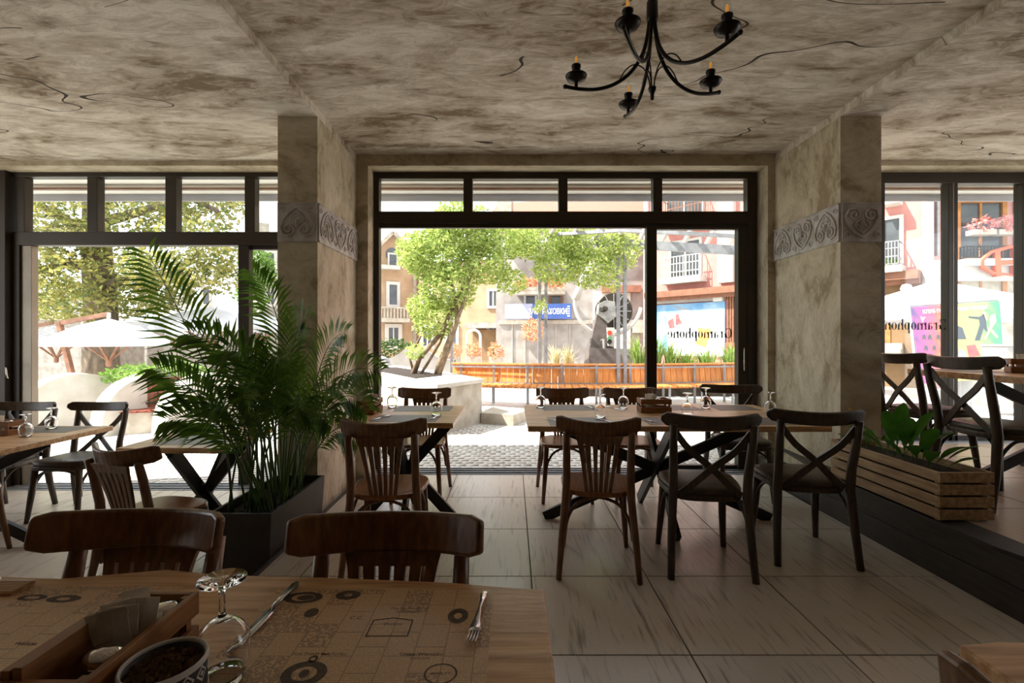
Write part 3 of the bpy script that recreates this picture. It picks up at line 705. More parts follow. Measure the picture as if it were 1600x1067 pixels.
HD = [(-.608, .716, 0, 0, 'large slatted wooden condiment box in the foreground'), (1.055, 3.53, 0, 90, 'slatted wooden condiment box on the long table'), (-1.045, 3.50, 0, 0, 'slatted wooden condiment box on the small pier table'),
      (-3.70, 3.44, ZL, 90, 'slatted wooden condiment box on the far left table'), (3.66, 3.36, ZP, 60, 'slatted wooden condiment box on the raised platform table')]
WH = ['foreground box', 'long table box', 'pier table box', 'far left table box', 'platform table box']
def nth(src, i): return src if i == 0 else copy_tree(src)
s_first = True
for i, (x, y, z, a, l) in enumerate(HD):
    h = nth(h0, i); h.location = (x, y, z + .761); h.rotation_euler = (0, 0, math.radians(a)); tag(h, l, 'box', 'wooden condiment boxes')
    M = Matrix.Translation((x, y, z + .770)) @ R2(math.radians(a))
    for k, (lx, ly) in enumerate(((.022, -.035), (.027, .078))):
        s = s0 if s_first else copy_tree(s0); s_first = False
        s.location = M @ Vector((lx, ly, 0)); tag(s, '%s glass shaker with metal lid in %s' % ('nearer' if k == 0 else 'farther', WH[i]), 'shaker', 'salt and pepper shakers')
    q = nth(sa0, i); q.location = M @ Vector((.012, .025, 0)); q.rotation_euler = (0, 0, math.radians(a + 20)); tag(q, 'bunch of white sugar sachets in ' + WH[i], 'sachets', 'sugar sachet bunches')
for k in range(2):
    b = MB().box(-.006, .006, -.09, .04, 0, .104 + .004 * k).build('coaster_board', 'holder_wood', bev=.001)
    b.location = (-.652 + .016 * k, .70, .7695); tag(b, ('outer' if k == 0 else 'inner') + ' thin upright wooden board inside the foreground condiment box', 'board', 'thin boards in the foreground box')
# patterned bowl with dried pepper
bw = empty('pepper_bowl', (-.487, .665, .761)); tag(bw, 'small black and white diamond patterned bowl of dried pepper flakes', 'bowl')
n = 32
MB().lathe([(.0, .004), (.04, .004), (.046, .03), (.0485, .088), (.0515, .089), (.0525, .085), (.051, .03), (.043, 0), (.0, 0)], n).build('body', 'black_paint', bw, smooth=True)
MB().lathe([(.0480, .0865), (.0500, .0905), (.0520, .0905), (.0533, .087), (.0533, .083)], n, cap=False).build('rim', 'trim_white', bw, smooth=True)
pat = MB()
for j in range(14):
    a = 2 * PI * j / 14
    for z in (.018, .045, .072):
        for k, sc in enumerate((1.0, .45)):
            def pt(u, v): aa = a + u * sc * .2; rr = .0525 + .0006; return Vector((rr * math.cos(aa), rr * math.sin(aa), z + v * sc * .0115))
            if k == 0:
                c = [pt(-1, 0), pt(0, -1), pt(1, 0), pt(0, 1)]; ci = [pt(-.68, 0), pt(0, -.68), pt(.68, 0), pt(0, .68)]
                pat.add(c + ci, [(0, 1, 5, 4), (1, 2, 6, 5), (2, 3, 7, 6), (3, 0, 4, 7)])
            else: pat.add([pt(-.8, 0), pt(0, -.8), pt(.8, 0), pt(0, .8)], [(0, 1, 2, 3)])
pat.build('diamond_pattern', 'trim_white', bw)
fl = MB().lathe([(0, .074), (.03, .076), (.0465, .072), (.0465, .068), (0, .068)], 24)
for _ in range(420):
    a, r = random.uniform(0, 6.28), .044 * math.sqrt(random.random()); p = Vector((r * math.cos(a), r * math.sin(a), .076 + random.uniform(0, .004)))
    d = Vector((random.gauss(0, 1), random.gauss(0, 1), random.gauss(0, .5))).normalized() * .004; e = d.orthogonal().normalized() * .0025
    fl.add([p - d - e, p + d - e, p + d + e, p - d + e], [(0, 1, 2, 3)])
mat('pepper', (128, 92, 52), .8, (64, 44, 24), 400)
fo = fl.build('pepper_flakes', 'pepper', bw); fo['kind'] = 'stuff'
# placemats
def mat_obj(x0, x1, y0, y1, z, m, label):
    hx, hy = (x1 - x0) / 2, (y1 - y0) / 2
    o = MB().box(-hx, hx, -hy, hy, 0, .0008).build('placemat', m); o.location = ((x0 + x1) / 2, (y0 + y1) / 2, z + .7605); tag(o, label, 'placemat', 'paper placemats'); return o
pm = mat_obj(-.505, -.04, .725, 1.022, 0, 'newsprint', 'newsprint paper placemat under foreground fork and knife')
pm2 = mat_obj(-1.12, -.715, .70, 1.035, 0, 'newsprint', 'newsprint paper placemat left of foreground condiment box')
def pr_text(p, s, x, y, size, rot=0): text('printed_heading', s, size, 'ink', p, Matrix.Translation((x - p.location.x, y - p.location.y, .0013)) @ R2(rot))
for s, x, y, sz in (('WALTHAM WATCHES', -.33, .812, .0095), ('The Successful of', -.205, .95, .011), ('A Century', -.205, .938, .011), ('Globe-Wernicke', -.155, .812, .011), ('BOOKCASES', -.155, .801, .006), ('JEWELRY', -.115, .765, .008), ('Wolsey', -.225, .898, .012), ('C.C.', -.30, .918, .015)):
    pr_text(pm, s, x, y, sz)
for s, x, y, sz in (('Pneumatic', -.80, .93, .010), ('Walson', -.86, .84, .013)): pr_text(pm2, s, x, y, sz)
def oval(p, x, y, rx, ry, hole=0, m='ink_soft'):
    mb = MB(); k = 28; X, Y = x - p.location.x, y - p.location.y
    o = [(X + rx * math.cos(2 * PI * i / k), Y + ry * math.sin(2 * PI * i / k), .0011) for i in range(k)]
    if hole:
        i_ = [(X + rx * hole * math.cos(2 * PI * i / k), Y + ry * hole * math.sin(2 * PI * i / k), .0011) for i in range(k)]
        mb.add(o + i_, [(i, (i + 1) % k, k + (i + 1) % k, k + i) for i in range(k)])
    else: mb.add(o, [tuple(range(k))])
    mb.build('printed_picture', m, p)
for a in ((-.435, .99, .040, .022, .6), (-.43, .99, .018, .010, 0), (-.345, 1.0, .026, .018, .35), (-.395, .935, .013, .016, 0), (-.335, .765, .036, .03, .55), (-.335, .80, .008, .009, .5), (-.335, .765, .008, .01, 0), (-.105, .925, .020, .025, .4), (-.115, .765, .027, .024, .88)): oval(pm, *a)
for a in ((-1.0, .99, .03, .012, .5), (-.93, .985, .035, .014, .4), (-.80, 1.0, .028, .010, .3), (-.74, .985, .016, .008, 0), (-.80, .85, .03, .02, .4)): oval(pm2, *a)
fr = MB()
for a, b in (((-.265, .862), (-.265, .91)), ((-.19, .862), (-.19, .91)), ((-.265, .862), (-.19, .862)), ((-.265, .91), (-.228, .918)), ((-.228, .918), (-.19, .91))):
    fr.beam((a[0] - pm.location.x, a[1] - pm.location.y, .0012), (b[0] - pm.location.x, b[1] - pm.location.y, .0012), .0022, .0003)
fr.build('printed_border', 'ink', pm)
MT = [(.24, .64, 2.985, 3.275, 0, 'dark paper placemat on long table, near left'), (.87, 1.28, 2.985, 3.275, 0, 'dark paper placemat on long table, near middle'), (1.50, 1.90, 2.985, 3.275, 0, 'dark paper placemat on long table, near right'),
      (.24, .66, 3.60, 3.88, 0, 'dark paper placemat on long table, far left by the window'), (1.16, 1.46, 3.60, 3.88, 0, 'dark paper placemat on long table, far middle by the window'), (1.58, 1.90, 3.60, 3.88, 0, 'dark paper placemat on long table, far right by the window'),
      (-.93, -.50, 3.10, 3.38, 0, 'dark paper placemat on small pier table, near side'), (-.90, -.47, 3.56, 3.83, 0, 'dark paper placemat on small pier table, window side'),
      (-3.9, -3.3, 3.50, 3.76, ZL, 'dark paper placemat on far left table, window side'), (-4.1, -3.62, 2.96, 3.24, ZL, 'dark paper placemat on far left table, near side'),
      (-2.35, -1.95, 3.1, 3.4, ZL, 'dark paper placemat on square table left of palm'), (3.3, 3.6, 3.4, 3.8, ZP, 'dark paper placemat on raised platform table')]
for a in MT: mat_obj(*a[:5], 'kraft_dark', a[5])
# cutlery (local: along +Y, handle at +Y)
def make_fork():
    r = MB()
    pts = [(0, -.035, .004), (0, -.02, .002), (0, 0, .006), (0, .03, .010), (0, .06, .008), (0, .09, .005), (0, .10, .004)]
    r.ribbon(pts, [.020, .022, .012, .006, .008, .015, .008], .0022, (1, 0, 0))
    for i in range(4):
        x = (i - 1.5) * .0055; r.ribbon([(x, -.034, .004), (x, -.055, .006), (x, -.075, .010)], [.0034, .003, .002], .0018, (1, 0, 0))
    return r
def make_knife():
    r = MB()
    r.ribbon([(0, .11, .006), (0, .10, .006), (0, .05, .006), (0, .015, .005)], [.006, .015, .011, .006], .005, (1, 0, 0))
    r.ribbon([(0, .017, .004), (.002, .0, .004), (.003, -.05, .003), (.002, -.09, .003), (-.003, -.115, .003)], [.007, .018, .019, .016, .002], .0016, (1, 0, 0))
    return r
fk, kn = make_fork().build('fork', 'cutlery', smooth=True), make_knife().build('knife', 'cutlery', smooth=True)
def cut(src, x, y, z, rz, label):
    o = src if not src.get('u') else src.copy()
    if src.get('u'): COL.objects.link(o)
    src['u'] = 1; o.location = (x, y, z + .7618); o.rotation_euler = (0, 0, math.radians(rz)); tag(o, label, src.name.split('.')[0], 'cutlery ' + src.name.split('.')[0] + 's')
cut(fk, -.066, .905, 0, -5, 'large steel fork lying on the foreground newsprint placemat'); cut(kn, -.477, .93, 0, -4, 'large steel knife lying on the foreground newsprint placemat')
cut(fk, .29, 3.12, 0, 40, 'steel fork on near left placemat of long table'); cut(kn, .62, 3.12, 0, 30, 'steel knife on near left placemat of long table'); cut(fk, .90, 3.12, 0, 40, 'steel fork on near middle placemat of long table')
cut(fk, .62, 3.72, 0, 20, 'steel fork on far left placemat of long table'); cut(kn, .80, 3.68, 0, 30, 'steel knife left of condiment box on long table')
cut(kn, -.90, 3.24, 0, -25, 'steel knife on left of near placemat on small pier table'); cut(fk, -.53, 3.24, 0, -20, 'steel fork on right of near placemat on small pier table')
cut(fk, -2.2, 3.27, ZL, -60, 'steel fork on square table left of palm')
np = MB()
for i in range(7): np.tube([(-1.2, 1.035 + .0, .767), (-1.045, 1.035, .767)] if False else [(-1.14, 1.0 + i * .007, .766), (-1.05, 1.0 + i * .007, .766)], .0052, 6)
tag(np.build('rolled_napkin', 'table_wood'), 'ribbed brown paper napkin at left end of foreground table', 'napkin')

# ------------------------------------------------------------------ palm in trough, crate with leafy plant
tr = empty('palm_trough', (-1.61, 3.20, ZL)); tag(tr, 'long dark grey trough planter with palm beside the left pier', 'planter')
def taper(mb, w0, w1, l0, l1, z0, z1):
    mb.add([(-w0, -l0, z0), (w0, -l0, z0), (w0, l0, z0), (-w0, l0, z0), (-w1, -l1, z1), (w1, -l1, z1), (w1, l1, z1), (-w1, l1, z1), (-w1 + .018, -l1 + .018, z1), (w1 - .018, -l1 + .018, z1), (w1 - .018, l1 - .018, z1), (-w1 + .018, l1 - .018, z1), (-w1 + .018, -l1 + .018, z1 - .07), (w1 - .018, -l1 + .018, z1 - .07), (w1 - .018, l1 - .018, z1 - .07), (-w1 + .018, l1 - .018, z1 - .07)],
           [(3, 2, 1, 0), (0, 1, 5, 4), (1, 2, 6, 5), (2, 3, 7, 6), (3, 0, 4, 7), (4, 5, 9, 8), (5, 6, 10, 9), (6, 7, 11, 10), (7, 4, 8, 11), (8, 9, 13, 12), (9, 10, 14, 13), (10, 11, 15, 14), (11, 8, 12, 15)])
tb = MB(); taper(tb, .165, .19, .385, .40, .0, .42); tb.build('trough_body', 'planter_dark', tr)
MB().box(-.171, .171, -.381, .381, .345, .362).build('soil', 'soil', tr)
palm = empty('palm_plant', (-1.61, 3.20, ZL + .362)); tag(palm, 'tall green areca palm growing in the dark trough', 'palm')
PB = Vector(palm.location)
def frond(base, mid, tip, ll, nl, seed, nrm=(0, 0, 1)):
    rr = random.Random(seed); mb = MB(); pts = bez(base, mid, tip, 16)
    mb.tube(pts, [.007 - .0055 * i / 16 for i in range(17)], 5)
    for i in range(nl):
        t = .34 + .66 * i / (nl - 1); k = t * 16; a = min(15, int(k)); p = pts[a].lerp(pts[a + 1], k - a); d = (pts[a + 1] - pts[a]).normalized()
        sd = d.cross(Vector(nrm))
        if sd.length < .05: sd = Vector((1, 0, 0))
        sd.normalize(); upv = sd.cross(d).normalized(); L_ = 1.12 * ll * (math.sin(PI * min(1, (t - .2) / .86)) * .75 + .3) * rr.uniform(.9, 1.1)
        for s in (-1, 1):
            dr = (d * .78 + sd * s * .72 + upv * .22).normalized(); q = p + dr * L_ * .5; e = p + dr * L_ + Vector((0, 0, -L_ * rr.uniform(.12, .35)))
            wv = dr.cross(upv).normalized() * .0095
            mb.add([p, q + wv, q - wv + upv * .002, e], [(0, 1, 2), (2, 1, 3)])
    o = mb.build('frond', 'palm_leaf', palm); return o
def W2P(px, py, Y): return at(px, py, Y) - PB
FR = [((415, 800, 2.95), (330, 570, 2.9), (232, 398, 2.75), .27), ((440, 790, 3.1), (470, 500, 3.0), (395, 425, 2.9), .2), ((455, 780, 3.2), (500, 545, 3.15), (592, 580, 2.95), .22), ((450, 780, 3.1), (520, 560, 3.0), (575, 640, 2.8), .2),
      ((420, 800, 2.9), (360, 630, 2.8), (262, 655, 2.65), .2), ((410, 800, 2.9), (330, 600, 2.8), (245, 575, 2.65), .2), ((430, 800, 2.95), (400, 530, 2.9), (300, 520, 2.75), .22), ((440, 790, 3.0), (450, 480, 2.95), (480, 500, 2.75), .2),
      ((440, 790, 3.0), (420, 520, 2.9), (352, 548, 2.7), .22), ((460, 780, 3.2), (520, 620, 3.1), (560, 690, 2.9), .18), ((430, 795, 2.95), (430, 520, 2.85), (440, 560, 2.6), .22), ((470, 775, 3.3), (490, 520, 3.2), (540, 520, 3.0), .2),
      ((420, 800, 2.9), (380, 600, 2.8), (330, 640, 2.6), .2), ((440, 790, 3.0), (480, 600, 2.9), (520, 660, 2.7), .2), ((425, 795, 2.9), (390, 560, 2.8), (380, 620, 2.55), .22), ((445, 790, 3.05), (470, 570, 2.9), (470, 640, 2.65), .22)]
rr0 = random.Random(2)
for i, (a, b, c, l) in enumerate(FR): frond(W2P(*a), W2P(*b), W2P(*c), l, 28, i, (rr0.uniform(-.3, .3), -1, .45))
rr = random.Random(5)
for i in range(16):
    bx_, by_ = rr.uniform(-.12, .12), rr.uniform(-.34, .2); ang = rr.uniform(0, 6.28); rad = rr.uniform(.2, .42); hh = rr.uniform(.65, 1.15)
    tip = (bx_ + rad * math.cos(ang), by_ + rad * math.sin(ang) - .05, hh * rr.uniform(.72, .95)); tip = (max(-.6, min(tip[0], .5)), min(tip[1], .2), tip[2])
    frond((bx_, by_, 0), (bx_ + .1 * math.cos(ang), by_ + .1 * math.sin(ang), hh * 1.15), tip, .19, 20, 100 + i, (.5 * math.cos(ang), -.5, .7))
for i in range(16):
    bx_, by_ = rr.uniform(-.12, .1), rr.uniform(-.34, .25)
    MB().tube([(bx_, by_, -.005), (bx_ * 1.2, by_ * 1.05, .3), (bx_ * 1.6, by_ * 1.1, .6)], [.009, .007, .004], 6).build('cane', 'palm_stem', palm, smooth=True)
cr = empty('slatted_crate', (2.485, 3.035, ZP)); tag(cr, 'pale slatted wooden crate planter on the platform edge', 'planter')
for i in range(4):
    z0 = .012 + i * .068
    for s in (-1, 1):
        MB().box(s * .142 - .008, s * .142 + .008, -.43, .43, z0, z0 + .056).build('slat', 'crate_wood', cr, bev=.002)
        MB().box(-.149, .149, s * .42 - .008 + s * .016, s * .42 + .008 + s * .016, z0, z0 + .056).build('slat', 'crate_wood', cr, bev=.002)
for sx in (-1, 1):
    for sy in (-1, 1): MB().box(sx * .122 - .012, sx * .122 + .012, sy * .405 - .012, sy * .405 + .012, 0, .26).build('corner_post', 'crate_wood', cr)
MB().box(-.128, .128, -.41, .41, .02, .235).build('soil', 'soil', cr)
lp = empty('leafy_plant', (2.485, 3.035, ZP + .235)); tag(lp, 'broad green leafy plant growing in the pale crate', 'plant')
def leaf(base, tip, w, m='broad_leaf'):
    base, tip = Vector(base), Vector(tip); d = tip - base; mid = base + d * .5 + Vector((0, 0, d.length * .18)); pts = bez(base, mid, tip, 8); mb = MB(); sd = d.cross(Vector((0, 0, 1))).normalized()
    if sd.length < .1: sd = Vector((1, 0, 0))
    vs = []; n_ = 9
    for i, p in enumerate(pts):
        t = i / 8; ww = .72 * w * (math.sin(PI * max(0, (t - .22)) / .78) ** .8 if t > .22 else 0) + .0025
        vs += [p - sd * ww + Vector((0, 0, ww * .35)), p, p + sd * ww + Vector((0, 0, ww * .35))]
    fs = []
    for i in range(8): fs += [(i * 3, i * 3 + 1, i * 3 + 4, i * 3 + 3), (i * 3 + 1, i * 3 + 2, i * 3 + 5, i * 3 + 4)]
    mb.add(vs, fs).build('leaf', m, lp, smooth=True)
LV = [((.02, .0, 0), (-.12, -.20, .30), .065), ((.0, .05, 0), (-.14, -.06, .32), .06), ((.03, -.1, 0), (-.22, -.30, .15), .06), ((0, .1, 0), (-.16, .16, .20), .05), ((.05, 0, 0), (.16, -.24, .22), .06), ((.02, -.2, 0), (.04, -.42, .17), .055),
      ((-.03, -.1, 0), (-.24, -.10, .16), .055), ((.02, .2, 0), (-.06, .40, .14), .04), ((.04, -.05, 0), (.12, .12, .26), .05), ((-.02, -.22, 0), (-.14, -.40, .14), .05), ((.0, -.02, 0), (.02, -.22, .34), .06), ((.03, .15, 0), (.14, .24, .14), .045), ((0, -.28, 0), (.10, -.40, .10), .045), ((-.04, .25, 0), (-.20, .30, .10), .035), ((-.05, .02, 0), (-.25, .06, .18), .05), ((.03, -.12, 0), (-.08, -.34, .26), .055), ((.05, .1, 0), (.02, .0, .36), .055), ((.06, -.2, 0), (.15, -.36, .16), .05), ((0, .3, 0), (.08, .36, .12), .04)]
for a in LV: leaf(*a)
leaf((-.03, .25, 0), (-.09, .29, .26), .004); leaf((-.09, .29, .25), (-.14, .27, .29), .02, 'yellow_leaf')

# ------------------------------------------------------------------ chandelier
ch = empty('chandelier', (.62, 2.10, 0)); tag(ch, 'black iron five-arm chandelier with candle bulbs under the ceiling', 'chandelier')
MB().lathe([(0, 2.70), (.022, 2.70), (.026, 2.715), (.024, 2.79), (.018, 2.80), (.012, 2.82), (.010, 2.99), (.055, 3.0), (.06, 3.05), (0, 3.05)], 16).build('stem', 'iron', ch, smooth=True)
MB().lathe([(0, 2.355), (.008, 2.36), (.009, 2.385), (.016, 2.40), (.018, 2.412), (.008, 2.418), (0, 2.42)], 14).build('finial', 'iron', ch, smooth=True)
for i in range(5):
    a = PI / 2 + math.radians(4) + i * 2 * PI / 5; c, s = math.cos(a), math.sin(a)
    def P(r, z): return (r * c, r * s, z)
    arm = MB().tube(smooth([P(.012, 2.72), P(.018, 2.66), P(.04, 2.57), P(.09, 2.495), P(.16, 2.45), P(.24, 2.436), P(.32, 2.447), P(.385, 2.466)]), .0085, 8).build('arm', 'iron', ch, smooth=True)
    MB().lathe([(0, -.011), (.009, -.007), (.011, 0), (.009, .007), (0, .011)], 10, P(.385, 2.466)).build('ball_end', 'iron', arm, smooth=True)
    MB().tube(smooth([P(.010, 2.412), P(.014, 2.45), P(.035, 2.50), P(.075, 2.525), P(.115, 2.505), P(.145, 2.458)]), .0032, 6).build('wire_scroll', 'iron', ch, smooth=True)
    cp = MB().lathe([(.008, -.035), (.008, -.01), (.02, -.008), (.042, .002), (.05, .016), (.05, .02), (.044, .012), (.02, .006), (.017, .008)], 18, P(.335, 2.49)).build('drip_pan', 'iron', ch, smooth=True)
    MB().lathe([(.018, .0), (.0195, .05), (.022, .056), (.022, .064), (.0, .064)], 14, P(.335, 2.494)).build('candle_sleeve', 'iron', ch, smooth=True)
    bl = MB().lathe([(.012, .062), (.0185, .08), (.0175, .10), (.009, .125), (.0, .138)], 14, P(.335, 2.494)).build('bulb', 'pane', ch, smooth=True)
    MB().lathe([(.0, .066), (.006, .07), (.0065, .095), (.003, .105), (.0, .106)], 8, P(.335, 2.494)).build('filament', 'filament', bl, smooth=True)
# ================================================================== OUTDOORS
# ground: gently sloping street, falling to the left
gm = MB(); xs = [-70, -40, -25, -15] + [-14 + i * .8 for i in range(12)] + [-4.6 + i * .12 for i in range(76)] + [5, 8, 14, 30, 70]; ys = [-40, -15, -6, 0, 4.80, 5.5, 7, 10, 14, 20, 30, 50, 90]
for y in ys:
    for x in xs: gm.v.append((x, y, gz(x, y) - (.5 if y < 4.8 else 0)))
nx = len(xs)
for j in range(len(ys) - 1):
    for i in range(nx - 1): gm.f.append((j * nx + i, j * nx + i + 1, (j + 1) * nx + i + 1, (j + 1) * nx + i))
ground = struct(gm.build('ground', 'paving'))
cob = []
for j in range(26):
    y = 4.86 + j * .098
    for i in range(92):
        x = -5.2 + i * .113 + (.055 if j % 2 else 0) + random.uniform(-.006, .006); cob.append((x, y))
def cob_mesh(mb, c=(0, 0, 0), sx=.05, sy=.042, h=.007, sl=.06):
    x, y, z = c
    b = [(x - sx, y - sy), (x + sx, y - sy), (x + sx, y + sy), (x - sx, y + sy)]
    mb.add([(a, d, z - .02) for a, d in b] + [(x + (a - x) * .8, y + (d - y) * .8, z + h + (a - x) * sl) for a, d in b], [(4, 5, 6, 7), (0, 1, 5, 4), (1, 2, 6, 5), (2, 3, 7, 6), (3, 0, 4, 7)])
c0 = MB(); cob_mesh(c0); c0 = c0.build('cobble', 'cobble', ground); rest = MB()
def vis(x, y):   # rough: seen through an opening
    px = CX + F * x / y; return 60 < px < 370 or 600 < px < 1010
pick = sorted([c for c in cob if vis(*c)], key=lambda c: c[1])[:299]; ps = set(pick)
for k, (x, y) in enumerate(pick):
    o = c0 if k == 0 else c0.copy()
    if k: COL.objects.link(o); o.parent = ground
    o.location = (x, y, gz(x, y)); o.rotation_euler = (0, 0, random.uniform(-.08, .08)); q = random.uniform(.88, 1.08); o.scale = (q, random.uniform(.9, 1.08), random.uniform(.7, 1.2))
for x, y in cob:
    if (x, y) not in ps: cob_mesh(rest, (x, y, gz(x, y)), .05 * random.uniform(.88, 1.08), 0.042, .007 * random.uniform(.7, 1.2))
rs = rest.build('cobble_field', 'cobble', ground); rs['kind'] = 'stuff'
# roller awning outside above the windows
aw = empty('roller_awning', (0, 4.82, 2.9)); tag(aw, 'retracted pale awning along the outside of the window heads', 'awning')
MB().box(-6, 6, 0, .55, .10, .14).build('soffit', 'soffit', aw)
MB().box(-6, 6, .40, .56, .03, .10).build('cassette', 'soffit', aw, bev=.015)
MB().box(-6, 6, .52, .545, -.045, .03).build('valance', 'valance', aw)
MB().box(-6, 6, .385, .40, .045, .062).build('arm_rail', 'brown_trim', aw)
# ---- angled white planter wall with wisteria
pw = empty('planter_wall', (-1.03, 6.45, gz(-1, 6.4))); tag(pw, 'angular pale rendered planter wall outside the middle window', 'planter')
A, B, C_, D_ = (0, 0), (.56, .95), (-.9, 4.2), (-4.2, 3.6)
poly = [(-4.2, 3.6), (-1.42, 2.3), (0, 0), (.56, .95), (-.3, 2.6), (-1.6, 4.6)]
MB().prism(poly, -.1, .64).build('wall_body', 'concrete', pw)
cx_, cy_ = -1.2, 2.4
MB().prism([((x - cx_) * 1.02 + cx_, (y - cy_) * 1.02 + cy_) for x, y in poly], .64, .70).build('coping', 'render_white', pw, bev=.008)
MB().prism([((x - cx_) * .6 + cx_, (y - cy_) * .6 + cy_) for x, y in poly], .70, .712).build('soil', 'soil', pw)
kb = MB().prism([(-.48, 7.35), (.02, 7.15), (.3, 7.75), (-.3, 8.1)], -.05, .16).build('low_kerb', 'concrete'); tag(kb, 'low weathered stone kerb right of the planter wall', 'kerb')
ws = empty('wisteria', (-1.2, 8.3, .70)); tag(ws, 'pale green wisteria vine climbing the pergola outside', 'vine')
def wl(px, py, Y): return at(px, py, Y) - Vector(ws.location)
for k, pts in enumerate(([(645, 588, 8.3), (655, 560, 8.3), (690, 520, 8.3), (712, 470, 8.4), (740, 420, 8.6)], [(681, 588, 8.2), (690, 560, 8.2), (708, 515, 8.2), (722, 480, 8.3), (735, 430, 8.5), (760, 385, 8.8)], [(684, 588, 8.25), (700, 545, 8.3), (715, 500, 8.3), (712, 460, 8.4), (690, 410, 8.6)], [(655, 588, 8.3), (670, 565, 8.3), (688, 535, 8.3), (700, 500, 8.4)], [(648, 588, 8.4), (640, 560, 8.4), (660, 520, 8.5), (665, 470, 8.6)])):
    MB().tube([wl(*p) for p in pts], [.055 - .008 * i for i in range(len(pts))] if k < 3 else [.028 - .004 * i for i in range(len(pts))], 7).build('stem', 'vine_bark', ws, smooth=True)
fm = MB()
for px, py, Y, rx, rz, n in ((680, 400, 8.6, .55, .5, 800), (650, 395, 8.5, .35, .35, 420), (720, 370, 8.8, .7, .45, 900), (700, 450, 8.5, .5, .45, 700), (780, 375, 9, .8, .38, 850), (760, 420, 8.8, .45, .3, 420), (850, 375, 9.4, .8, .42, 850), (920, 380, 9.4, .75, .4, 750), (870, 420, 9.4, .5, .3, 380), (920, 420, 9.4, .45, .4, 420), (680, 500, 8.5, .4, .35, 380), (660, 480, 8.5, .25, .25, 200), (845, 478, 9.6, .12, .13, 40), (720, 340, 8.6, .5, .3, 420), (980, 390, 9.4, .25, .4, 220), (800, 440, 9.2, .3, .25, 180), (955, 430, 9.5, .2, .35, 140), (650, 550, 8.3, .15, .15, 60)):
    c = wl(px, py, Y); leaves(fm, c, (rx, .5, rz), int(n * 2.6), .085, .62)
o = fm.build('foliage', 'wisteria_leaf', ws); o['kind'] = 'stuff'
# ---- pergola
pg = empty('pergola', (2, 9.5, 0)); tag(pg, 'grey steel pergola with paired posts and pale rafters outside', 'pergola')
def pl_(px, py, Y): return at(px, py, Y) - Vector((2, 9.5, 0))
for x, Y in ((843, 10.4), (853, 10.4), (966, 9.4), (976.5, 9.4), (1200, 9.2), (706, 10.6)):
    t = pl_(x, 370, Y); MB().box(t.x - .033, t.x + .033, t.y - .033, t.y + .033, gz(t.x + 2, Y) - .02, t.z).build('post', 'bench_steel', pg, bev=.004)
for x in (848, 971): pass
MB().tube([pl_(843, 440, 10.4), pl_(838, 405, 10.3), pl_(825, 370, 10.1)], .05, 6).build('bracket', 'bench_steel', pg)
MB().tube([pl_(853, 440, 10.4), pl_(862, 405, 10.3), pl_(880, 370, 10.1)], .05, 6).build('bracket', 'bench_steel', pg)
MB().ribbon([pl_(690, 385, 10.6), pl_(843, 380, 10.4), pl_(970, 380, 9.5), pl_(1060, 386, 9.1), pl_(1165, 392, 8.9), pl_(1240, 396, 8.7)], .17, .08, (0, 0, 1)).build('ring_beam', 'bench_steel', pg)
MB().ribbon([pl_(870, 366, 9.0), pl_(970, 360, 8.4), pl_(1060, 364, 8.0), pl_(1165, 370, 7.8)], .06, .06, (0, 0, 1)).build('ring_beam', 'bench_steel', pg)
for i in range(13):
    px = 760 + i * 36; Y = 10.4 if px < 860 else 9.3
    a = pl_(px, 372, Y - .8); b = pl_(px - 18, 372, Y + 1.2); a.z = b.z = 2.0 + 1.36
    MB().beam(a, b, .05, .11).build('rafter', 'trim_white', pg)
# ---- long curved bench with upright boards
bn = empty('curved_bench', (1.7, 9.7, 0)); tag(bn, 'long curved bench with orange upright boards and grey steel frame', 'bench')
def bpos(t):  # t 0..1 along the arc
    x = -1.25 + 6.1 * t; return Vector((x, 10.15 - .75 * math.sin(PI * (.12 + .8 * t)), 0.0))
def bl_(v): return v - Vector((1.7, 9.7, 0))
NB = 48
bm = [MB().box(-.0605, .0605, -.015, .015, 0, .47).build('back_board', 'bench_wood', bn), MB().box(-.053, .053, -.22, .22, -.015, .015).build('seat_board', 'bench_wood', bn)]
for i in range(NB):
    t = (i + .5) / NB; p = bpos(t); q = bpos(t + .01); a = math.atan2(q.y - p.y, q.x - p.x)
    for k, dz, dy in ((0, .31, 0), (1, .40, -.26)):
        o = bm[k] if i == 0 else bm[k].copy()
        if i: COL.objects.link(o); o.parent = bn
        n_ = Vector((-math.sin(a), math.cos(a), 0)); o.location = bl_(p) + n_ * dy + Vector((0, 0, dz)); o.rotation_euler = (-.12 if k == 0 else 0, 0, a)
for z, dy in ((.74, .04), (.42, .02)):
    MB().ribbon([bl_(bpos(i / 24)) + Vector((0, -.035 if z < .5 else -.05, z)) for i in range(25)], .035, .012, (0, 0, 1)).build('frame_rail', 'bench_steel', bn)
MB().ribbon([bl_(bpos(i / 24)) + Vector((0, .02, .80)) for i in range(25)], .10, .03, (0, 1, 0)).build('top_rail', 'bench_wood', bn)
for i in range(9):
    p = bl_(bpos((i + .3) / 9)); MB().beam(p + Vector((0, -.04, 0)), p + Vector((0, -.03, .80)), .045, .02, (0, 1, 0)).build('frame_post', 'bench_steel', bn); MB().beam(p + Vector((0, -.42, 0)), p + Vector((0, -.42, .39)), .04, .03, (0, 1, 0)).build('frame_leg', 'bench_steel', bn)
